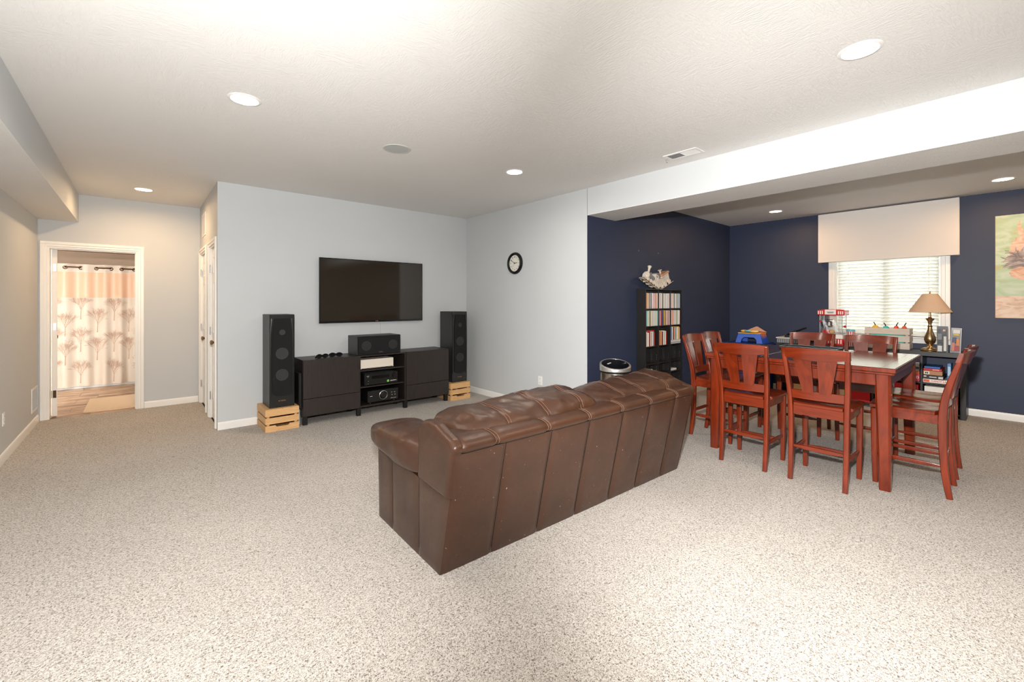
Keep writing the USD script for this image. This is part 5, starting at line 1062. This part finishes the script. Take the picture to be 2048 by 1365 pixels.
BAGS = [('yellow', (232, 186, 44), 0.135, 0.0), ('teal', (50, 186, 182), 0.027, 0.0), ('orange red', (232, 92, 58), -0.078, 0.0), ('coral', (236, 100, 66), -0.158, 0.0)]
for nmb, c, y, x in BAGS:
    b = thing('soft_bag', f'{nmb} soft bag with a black loop poking out of the whitewashed crate', 'bag', (7.60 + x, 1.09 + y, 0.7873 + 0.012), 0, 'soft bags in the whitewashed crate')
    hw_ = 0.050 if nmb in ('yellow', 'teal') else 0.036
    m = warp(soft(0.066, hw_, 0.140, 16, 3.0), lambda v: np.c_[v[:, :2] * (1 - 0.12 * np.clip(v[:, 2:3] / 0.125, 0, 1) ** 2), v[:, 2]])
    zt = 0.292 - (0.008 if nmb == 'teal' else 0.0)
    obj('pouch', move(m, (0, 0, zt - 0.145)), plain('bag_' + nmb.replace(' ', '_'), lin(*c), 0.6), b, True)
    sg = 1 if y > 0 else -1
    obj('strap', tube([(0, 0, zt - 0.012), (0.002, 0.006 * sg, zt + 0.012), (0.0, 0.018 * sg, zt + 0.034), (-0.004, 0.022 * sg, zt + 0.030)], 0.006, 8), M_black, b, True)
gb = thing('soft_bag', 'green and teal soft cloth showing through the gaps of the whitewashed crate', 'bag', (7.500, 1.09, 0.7995), 0, 'soft bags in the whitewashed crate')
obj('pouch', move(soft(0.018, 0.172, 0.110, 14, 5), (0, 0, 0.111)), plain('bag_deep_teal', lin(40, 190, 170), 0.6), gb, True)
# ---- lamp
lp = thing('table_lamp', 'antique brass table lamp with a tan cone shade on the console', 'lamp', (7.53, 0.683, 0.7873))
LZ = lambda m: trimesh.Trimesh(cat_mesh(m).vertices * [1, 1, 0.962], cat_mesh(m).faces, process=False)
obj('base', LZ(lathe([(0.092, 0), (0.094, 0.010), (0.088, 0.018), (0.080, 0.022), (0.080, 0.030), (0.060, 0.038), (0.040, 0.046), (0.030, 0.060)], 40)), M_brass, lp)
obj('body', LZ(lathe([(0.030, 0.058), (0.022, 0.068), (0.026, 0.078), (0.020, 0.086), (0.045, 0.110), (0.056, 0.145), (0.054, 0.175), (0.038, 0.225), (0.024, 0.275), (0.020, 0.315), (0.028, 0.322), (0.018, 0.330), (0.016, 0.350), (0.024, 0.385), (0.042, 0.415), (0.044, 0.422), (0.020, 0.430), (0.012, 0.440)], 40)), M_brass, lp)
obj('stem', LZ(lathe([(0.010, 0.438), (0.010, 0.52), (0.006, 0.56), (0.006, 0.748)], 16)), M_brass, lp); obj('finial', LZ(lathe([(0.006, 0.746), (0.010, 0.752), (0.006, 0.760), (0.008, 0.770), (0.0, 0.778)], 16)), M_brass, lp)
M_shade = usdkit.material(stage, f'{LOOKS}/lamp_shade_cloth', {'d': ('diffuse_bsdf', {'color': lin(226, 200, 174)}), 't': ('translucent_bsdf', {'color': lin(216, 186, 156)}), 'm': ('mix_closure', {'fac': 0.25})}, [('d.BSDF', 'm.closure1'), ('t.BSDF', 'm.closure2')], 'm.closure')
obj('shade', LZ(lathe([(0.202, 0.505), (0.204, 0.507), (0.070, 0.745), (0.067, 0.745), (0.200, 0.507)], 56, close=False)), M_shade, lp, 50)
obj('shade_spider', LZ([cyl((0, 0, 0.742), (0.068 * math.cos(a), 0.068 * math.sin(a), 0.742), 0.0018, 6) for a in (0.3, 2.4, 4.5)]), M_brass, lp)
# ---- two blister packages
def pack(label, y, x, h, w, card, art, tilt):
    t = thing('blister_package', label, 'package', (x, y, 0.7873), 0)
    obj('card', rot(cb(0.008, 0.010, -w / 2, w / 2, 0.0, h, 0.0006), tilt, (1, 0, 0)), plain('card_' + card[0], lin(*card[1]), 0.45), t)
    obj('blister', rot(trimesh.util.concatenate([cb(-0.045, 0.008, -w / 2 + 0.008, w / 2 - 0.008, 0.004, h - 0.03, 0.008)]), tilt, (1, 0, 0)), M_acr, t)
    for (a, b, z0, z1, x0, c) in art: obj('contents', rot(cb(x0, x0 + 0.012, a * w, b * w, z0 * h, z1 * h, 0.002), tilt, (1, 0, 0)), plain('art_' + c[0], lin(*c[1]), 0.4), t)
pack('grey clear blister package leaning beside the brass lamp', 0.562, 7.395, 0.318, 0.098, ('slate', (96, 100, 106)), [(-0.38, -0.12, 0.06, 0.62, -0.02, WHT), (0.02, 0.36, 0.10, 0.36, -0.02, ('slate_dark', (70, 76, 84))), (0.0, 0.40, 0.04, 0.26, -0.038, ('white2', (226, 226, 224))), (0.02, 0.4, 0.48, 0.72, -0.015, ('slate_mid', (130, 136, 140))), (-0.3, -0.05, 0.80, 0.88, -0.004, ('peach', (220, 176, 150)))], 0)
pack('orange and red blister package at the right end of the console', 0.452, 7.41, 0.302, 0.090, ('clear_grey', (176, 176, 180)), [(-0.35, 0.30, 0.78, 0.92, -0.01, WHT), (-0.30, 0.28, 0.69, 0.76, -0.014, ('pack_yellow', (226, 190, 50))), (-0.32, -0.02, 0.30, 0.58, -0.02, ('pack_orange', (232, 140, 66))), (-0.02, 0.34, 0.40, 0.62, -0.018, ('pack_navy', (60, 76, 120))), (-0.34, 0.1, 0.10, 0.28, -0.02, ('pack_red', (190, 60, 56))), (0.08, 0.38, 0.08, 0.42, -0.03, ('pack_rose', (222, 132, 112)))], 2)
# ---- blue storage bin with the step stool, grey case
bn = thing('storage_bin', 'dark blue plastic storage bin standing left of the console', 'bin', (7.26, 2.72, 0))
bp = lambda g: sbox(-0.27 - g, -0.29 - g, 0.27 + g, 0.29 + g).buffer(0.03)
M_bin = plain('dark_blue_plastic', lin(22, 54, 120), 0.4)
bm = ex(bp(-0.02), 0.735, 0.0); bm = warp(bm, lambda v: np.c_[v[:, :2] * (0.90 + 0.10 * v[:, 2:3] / 0.735), v[:, 2]]); obj('body', bm, M_bin, bn); obj('lid', [ex(bp(0.0), 0.022, 0.7355), ex(bp(-0.04), 0.012, 0.7575)], M_bin, bn)
for s in (-1, 1): obj('latch', cb(-0.05, 0.05, s * 0.321 - 0.006, s * 0.321 + 0.006, 0.69, 0.75, 0.004), plain('bin_latch', lin(90, 130, 180), 0.4), bn)
ss = thing('step_stool', 'blue and yellow plastic step stool on the dark blue bin', 'step stool', (7.25, 2.665, 0.7703))
M_sb = plain('stool_blue', lin(74, 110, 206), 0.4); M_sb2 = plain('stool_bright_blue', lin(38, 88, 200), 0.4); M_sy = plain('stool_yellow', lin(236, 176, 44), 0.4)
def sobj(n, m, mat, par, *aa): m = cat_mesh(m); return obj(n, trimesh.Trimesh(m.vertices * 0.85, m.faces, process=False), mat, par, *aa)
tz_ = Polygon([(-0.225, 0), (-0.185, 0.165), (0.185, 0.165), (0.225, 0), (0.135, 0), (0.125, 0.06), (0.085, 0.10), (-0.085, 0.10), (-0.125, 0.06), (-0.135, 0)])
def yz_panel(poly, x, lean):
    m = exx(poly, x, x + 0.006); return warp(m, lambda v: np.c_[v[:, 0] + lean * (0.165 - v[:, 2]), v[:, 1:]])
sobj('front_panel', yz_panel(tz_, -0.125, -0.22), M_sb, ss); sobj('rear_panel', yz_panel(tz_, 0.119, 0.22), M_sb, ss)
for s in (-1, 1): sobj('side_panel', warp(cb(-0.125, 0.125, s * 0.188 - 0.003, s * 0.188 + 0.003, 0.0, 0.165, 0.001), lambda v, s=s: np.c_[v[:, 0] * (1 + 0.25 * (0.165 - v[:, 2]) / 0.165), v[:, 1] + s * 0.24 * (0.165 - v[:, 2]), v[:, 2]]), M_sb2, ss)
sobj('step_top', cb(-0.135, 0.135, -0.195, 0.195, 0.1655, 0.180, 0.005), M_sy, ss)
for k in range(7):
    q = exy(Polygon([(-0.110 + k * 0.036 - 0.018, 0.163), (-0.110 + k * 0.036 + 0.018, 0.163), (-0.106 + k * 0.036, 0.095 - 0.02 * (k % 2)), (-0.116 + k * 0.036, 0.125)]), -0.0006, 0.0)
    sobj('flame_print', warp(q, lambda v: np.c_[v[:, 0] * 0.98, v[:, 1] - 0.1915 - 0.24 * (0.165 - v[:, 2]), v[:, 2]]), plain('flame_orange', lin(226, 120, 40), 0.5), ss)
for nmx, y, x, cl, dz, sh in (('yellow', 0.10, -0.03, (236, 186, 60), 0.0, 0.05), ('teal', 0.03, -0.05, (86, 168, 186), 0.0, 0.055), ('cream', -0.06, -0.06, (240, 206, 130), 0.0, 0.06)):
    q = thing('toy_piece', f'small {nmx} toy piece lying on the step stool', 'toy', (7.25 + x, 2.665 + y, 0.7703 + 0.1535)); obj('piece', move(warp(soft(sh * 0.7, sh, 0.018, 12, 2.6), lambda v: v + 0.006 * meshkit.fbm(v * 40)[:, None]), (0, 0, 0.020)), plain('toy_' + nmx, lin(*cl), 0.5), q, True)
    if nmx == 'teal': obj('ring', tube([(0.03 * math.cos(a) - 0.01, 0.036 * math.sin(a), 0.034) for a in np.linspace(0, 2 * PI, 18, endpoint=False)], 0.005, 6, True), plain('toy_pale', lin(190, 220, 226), 0.4), q, True)
pf = thing('paper_fan', 'tan and pink folded cardboard piece on top of the step stool', 'cardboard', (7.30, 2.62, 0.7703 + 0.1535))
obj('sheet', exy(Polygon([(0, 0)] + [(0.0, 0.0)]).buffer(0.001) if False else Polygon([(-0.14, 0.03), (0.0, 0.095), (0.02, 0.094), (0.15, 0.012), (0.05, 0.02), (-0.05, 0.03)]), -0.003, 0.003).apply_transform(trimesh.transformations.rotation_matrix(-PI / 2, (0, 0, 1))), plain('cardboard_tan', lin(206, 158, 126), 0.7), pf); obj('fold', cb(-0.05, 0.05, -0.12, 0.13, 0.0, 0.010, 0.002), plain('cardboard_rose', lin(206, 92, 90), 0.7), pf)
gc = thing('grey_case', 'pale grey flat case on the left end of the console', 'case', (7.47, 2.165, 0.7873))
obj('shell', cb(-0.14, 0.14, -0.18, 0.18, 0, 0.062, 0.006), plain('case_grey', lin(150, 150, 152), 0.5), gc); obj('lid', cb(-0.15, 0.15, -0.19, 0.19, 0.0625, 0.084, 0.005), plain('case_lid_grey', lin(196, 194, 190), 0.5), gc)
for k in range(12): obj('rib', cb(-0.1425, -0.139, -0.16 + k * 0.028, -0.146 + k * 0.028, 0.008, 0.056, 0.001), plain('case_rib', lin(110, 110, 114), 0.5), gc)
for k, (z, r_, lab) in enumerate(((0.0, 8, 'flat black case with a gilt edge lying on the pale grey case'), (0.036, -24, 'black case tilted open on top of the flat black case'))):
    q = thing('black_case', lab, 'case', (7.45, 2.13, 0.7873 + 0.0845 + z), 0); m = cb(-0.10, 0.10, -0.12, 0.12, 0.0, 0.034 if k == 0 else 0.012, 0.003); e = cb(-0.101, 0.101, 0.116, 0.121, 0.004, 0.030 if k == 0 else 0.0119, 0.001)
    if k: m, e = [rot(a, -26, (1, 0, 0), (0, -0.12, 0)) for a in (m, e)]; lo = min(m.bounds[0][2], e.bounds[0][2]); m, e = move(m, (0, 0, -lo)), move(e, (0, 0, -lo))
    obj('case_body', m, M_black, q); obj('gilt_edge', e, plain('gilt', lin(206, 176, 100), 0.4, 0.4), q)
# ---- painting
pt = thing('painting', 'pale green and peach unframed canvas with a shaggy brown creature on the navy wall', 'painting', (Xw - 0.001, -0.32, 1.21))
M_cgreen = usdkit.material(stage, f'{LOOKS}/canvas_green', {'g': ('geometry', {}), 'mp': ('mapping', {'scale': (1.0, 3.2, 6.0), 'rotation': (0.75, 0, 0)}), 'n': ('noise_texture', {'scale': 1.3, 'detail': 4.0, 'distortion': 0.8}), 'r': ('rgb_ramp', {'ramp': [(0.32, lin(196, 196, 140)), (0.45, lin(184, 208, 178)), (0.6, lin(206, 220, 200)), (0.75, lin(172, 196, 150))]}), 'p': ('principled_bsdf', {'roughness': 0.8})},
    [('g.position', 'mp.vector'), ('mp.vector', 'n.vector'), ('n.fac', 'r.fac'), ('r.color', 'p.base_color')], 'p.BSDF')
def brush(name, a, b, c): return usdkit.material(stage, f'{LOOKS}/{name}', {'g': ('geometry', {}), 'mp': ('mapping', {'scale': (1, 8, 22), 'rotation': (0.2, 0, 0)}), 'n': ('noise_texture', {'scale': 1.0, 'detail': 5.0, 'distortion': 1.2}), 'r': ('rgb_ramp', {'ramp': [(0.34, a), (0.5, b), (0.68, c)]}), 'p': ('principled_bsdf', {'roughness': 0.8})}, [('g.position', 'mp.vector'), ('mp.vector', 'n.vector'), ('n.fac', 'r.fac'), ('r.color', 'p.base_color')], 'p.BSDF')
M_cpeach = brush('canvas_peach', lin(212, 186, 164), lin(232, 206, 186), lin(236, 220, 206)); M_hair = brush('canvas_ginger', lin(206, 160, 134), lin(226, 188, 166), lin(234, 210, 194)); M_hgrey = brush('canvas_grey_hair', lin(128, 122, 124), lin(166, 156, 156), lin(200, 186, 182))
obj('stretcher_frame', cb(-0.030, -0.001, -0.46, 0.46, 0.0, 1.218, 0.003), plain('canvas_side', lin(222, 170, 130), 0.8), pt)
obj('ground_band', bx(-0.0312, -0.0299, -0.458, 0.458, 0.002, 0.264), M_cpeach, pt); obj('backdrop', bx(-0.0312, -0.0299, -0.458, 0.458, 0.264, 1.216), M_cgreen, pt)
def painted_shape(name, g, mat, lift):
    g = g.buffer(0.003).intersection(sbox(-0.455, 0.01, 0.455, 1.20)); obj(name, exx(g, -0.0312 - lift, -0.0308), mat, pt)
r_ = random.Random(5)
def blob(cx, cz, ry, rz, n, amp):
    P = [(cx + ry * (1 + amp * r_.uniform(-1, 1)) * math.cos(2 * PI * k / n), cz + rz * (1 + amp * r_.uniform(-1, 1)) * math.sin(2 * PI * k / n)) for k in range(n)]
    return Polygon(P).buffer(0.02).buffer(-0.03).buffer(0.012)
def strand(y, z, ang, L, w, curl):
    L_, R_ = [], []; p = np.array([y, z]); a = ang
    for k in range(9):
        f = 1 - k / 8; d = np.array([math.cos(a), math.sin(a)]); n = np.array([-d[1], d[0]]) * w * f; L_.append(tuple(p + n)); R_.append(tuple(p - n)); p = p + d * L / 8; a += curl / 8
    return Polygon(L_ + R_[::-1]).buffer(0.0005)
painted_shape('creature_body', unary_union([blob(0.09, 0.76, 0.245, 0.30, 30, 0.05)] + [strand(0.09 + 0.22 * math.cos(t_), 0.76 + 0.27 * math.sin(t_), t_ + 0.5, 0.07, 0.010, 0.7) for t_ in np.linspace(-0.6, 2.2, 16)]), M_hair, 0.0006)
painted_shape('creature_horn', strand(0.255, 0.99, 1.25, 0.15, 0.024, 0.5), M_hair, 0.0007)
painted_shape('muzzle', blob(0.19, 0.53, 0.155, 0.085, 26, 0.03), M_hair, 0.0008)
painted_shape('orange_stroke', unary_union([strand(0.16, 0.95, 3.55, 0.22, 0.014, -0.35), strand(0.20, 0.925, 3.4, 0.15, 0.008, -0.2)]), plain('orange_paint', lin(228, 166, 118), 0.8), 0.0009)
mane = [blob(0.235, 0.69, 0.105, 0.085, 26, 0.06)] + [strand(0.235 + 0.08 * math.cos(t_), 0.69 + 0.065 * math.sin(t_), t_ * 0.7 + r_.uniform(-0.2, 0.2), r_.uniform(0.07, 0.12), r_.uniform(0.007, 0.013), r_.uniform(-1.6, 1.6)) for t_ in np.linspace(-1.2, 1.5, 17)]
painted_shape('grey_mane', unary_union(mane), M_hgrey, 0.0010)
for k in range(4):
    painted_shape('hair_line', strand(0.16 + 0.045 * k, 0.64 + 0.03 * k, 0.2 + 0.25 * k, 0.10, 0.0022, 1.2 * (-1) ** k), plain('hair_line_ink', lin(136, 122, 120), 0.8), 0.0013)
for nmx, x, z in (('left', 4.974, 2.076), ('right', 5.458, 2.078)):
    q = thing('wall_nail', f'tiny pale nail head in the navy wall above the train, the {nmx} one', 'nail', (x, Yn - 0.004, z)); obj('nail_head', rot(lathe([(0.0015, 0), (0.0015, 0.006), (0.005, 0.007), (0.004, 0.009)], 10), 90, (1, 0, 0)), M_grey_pl, q)
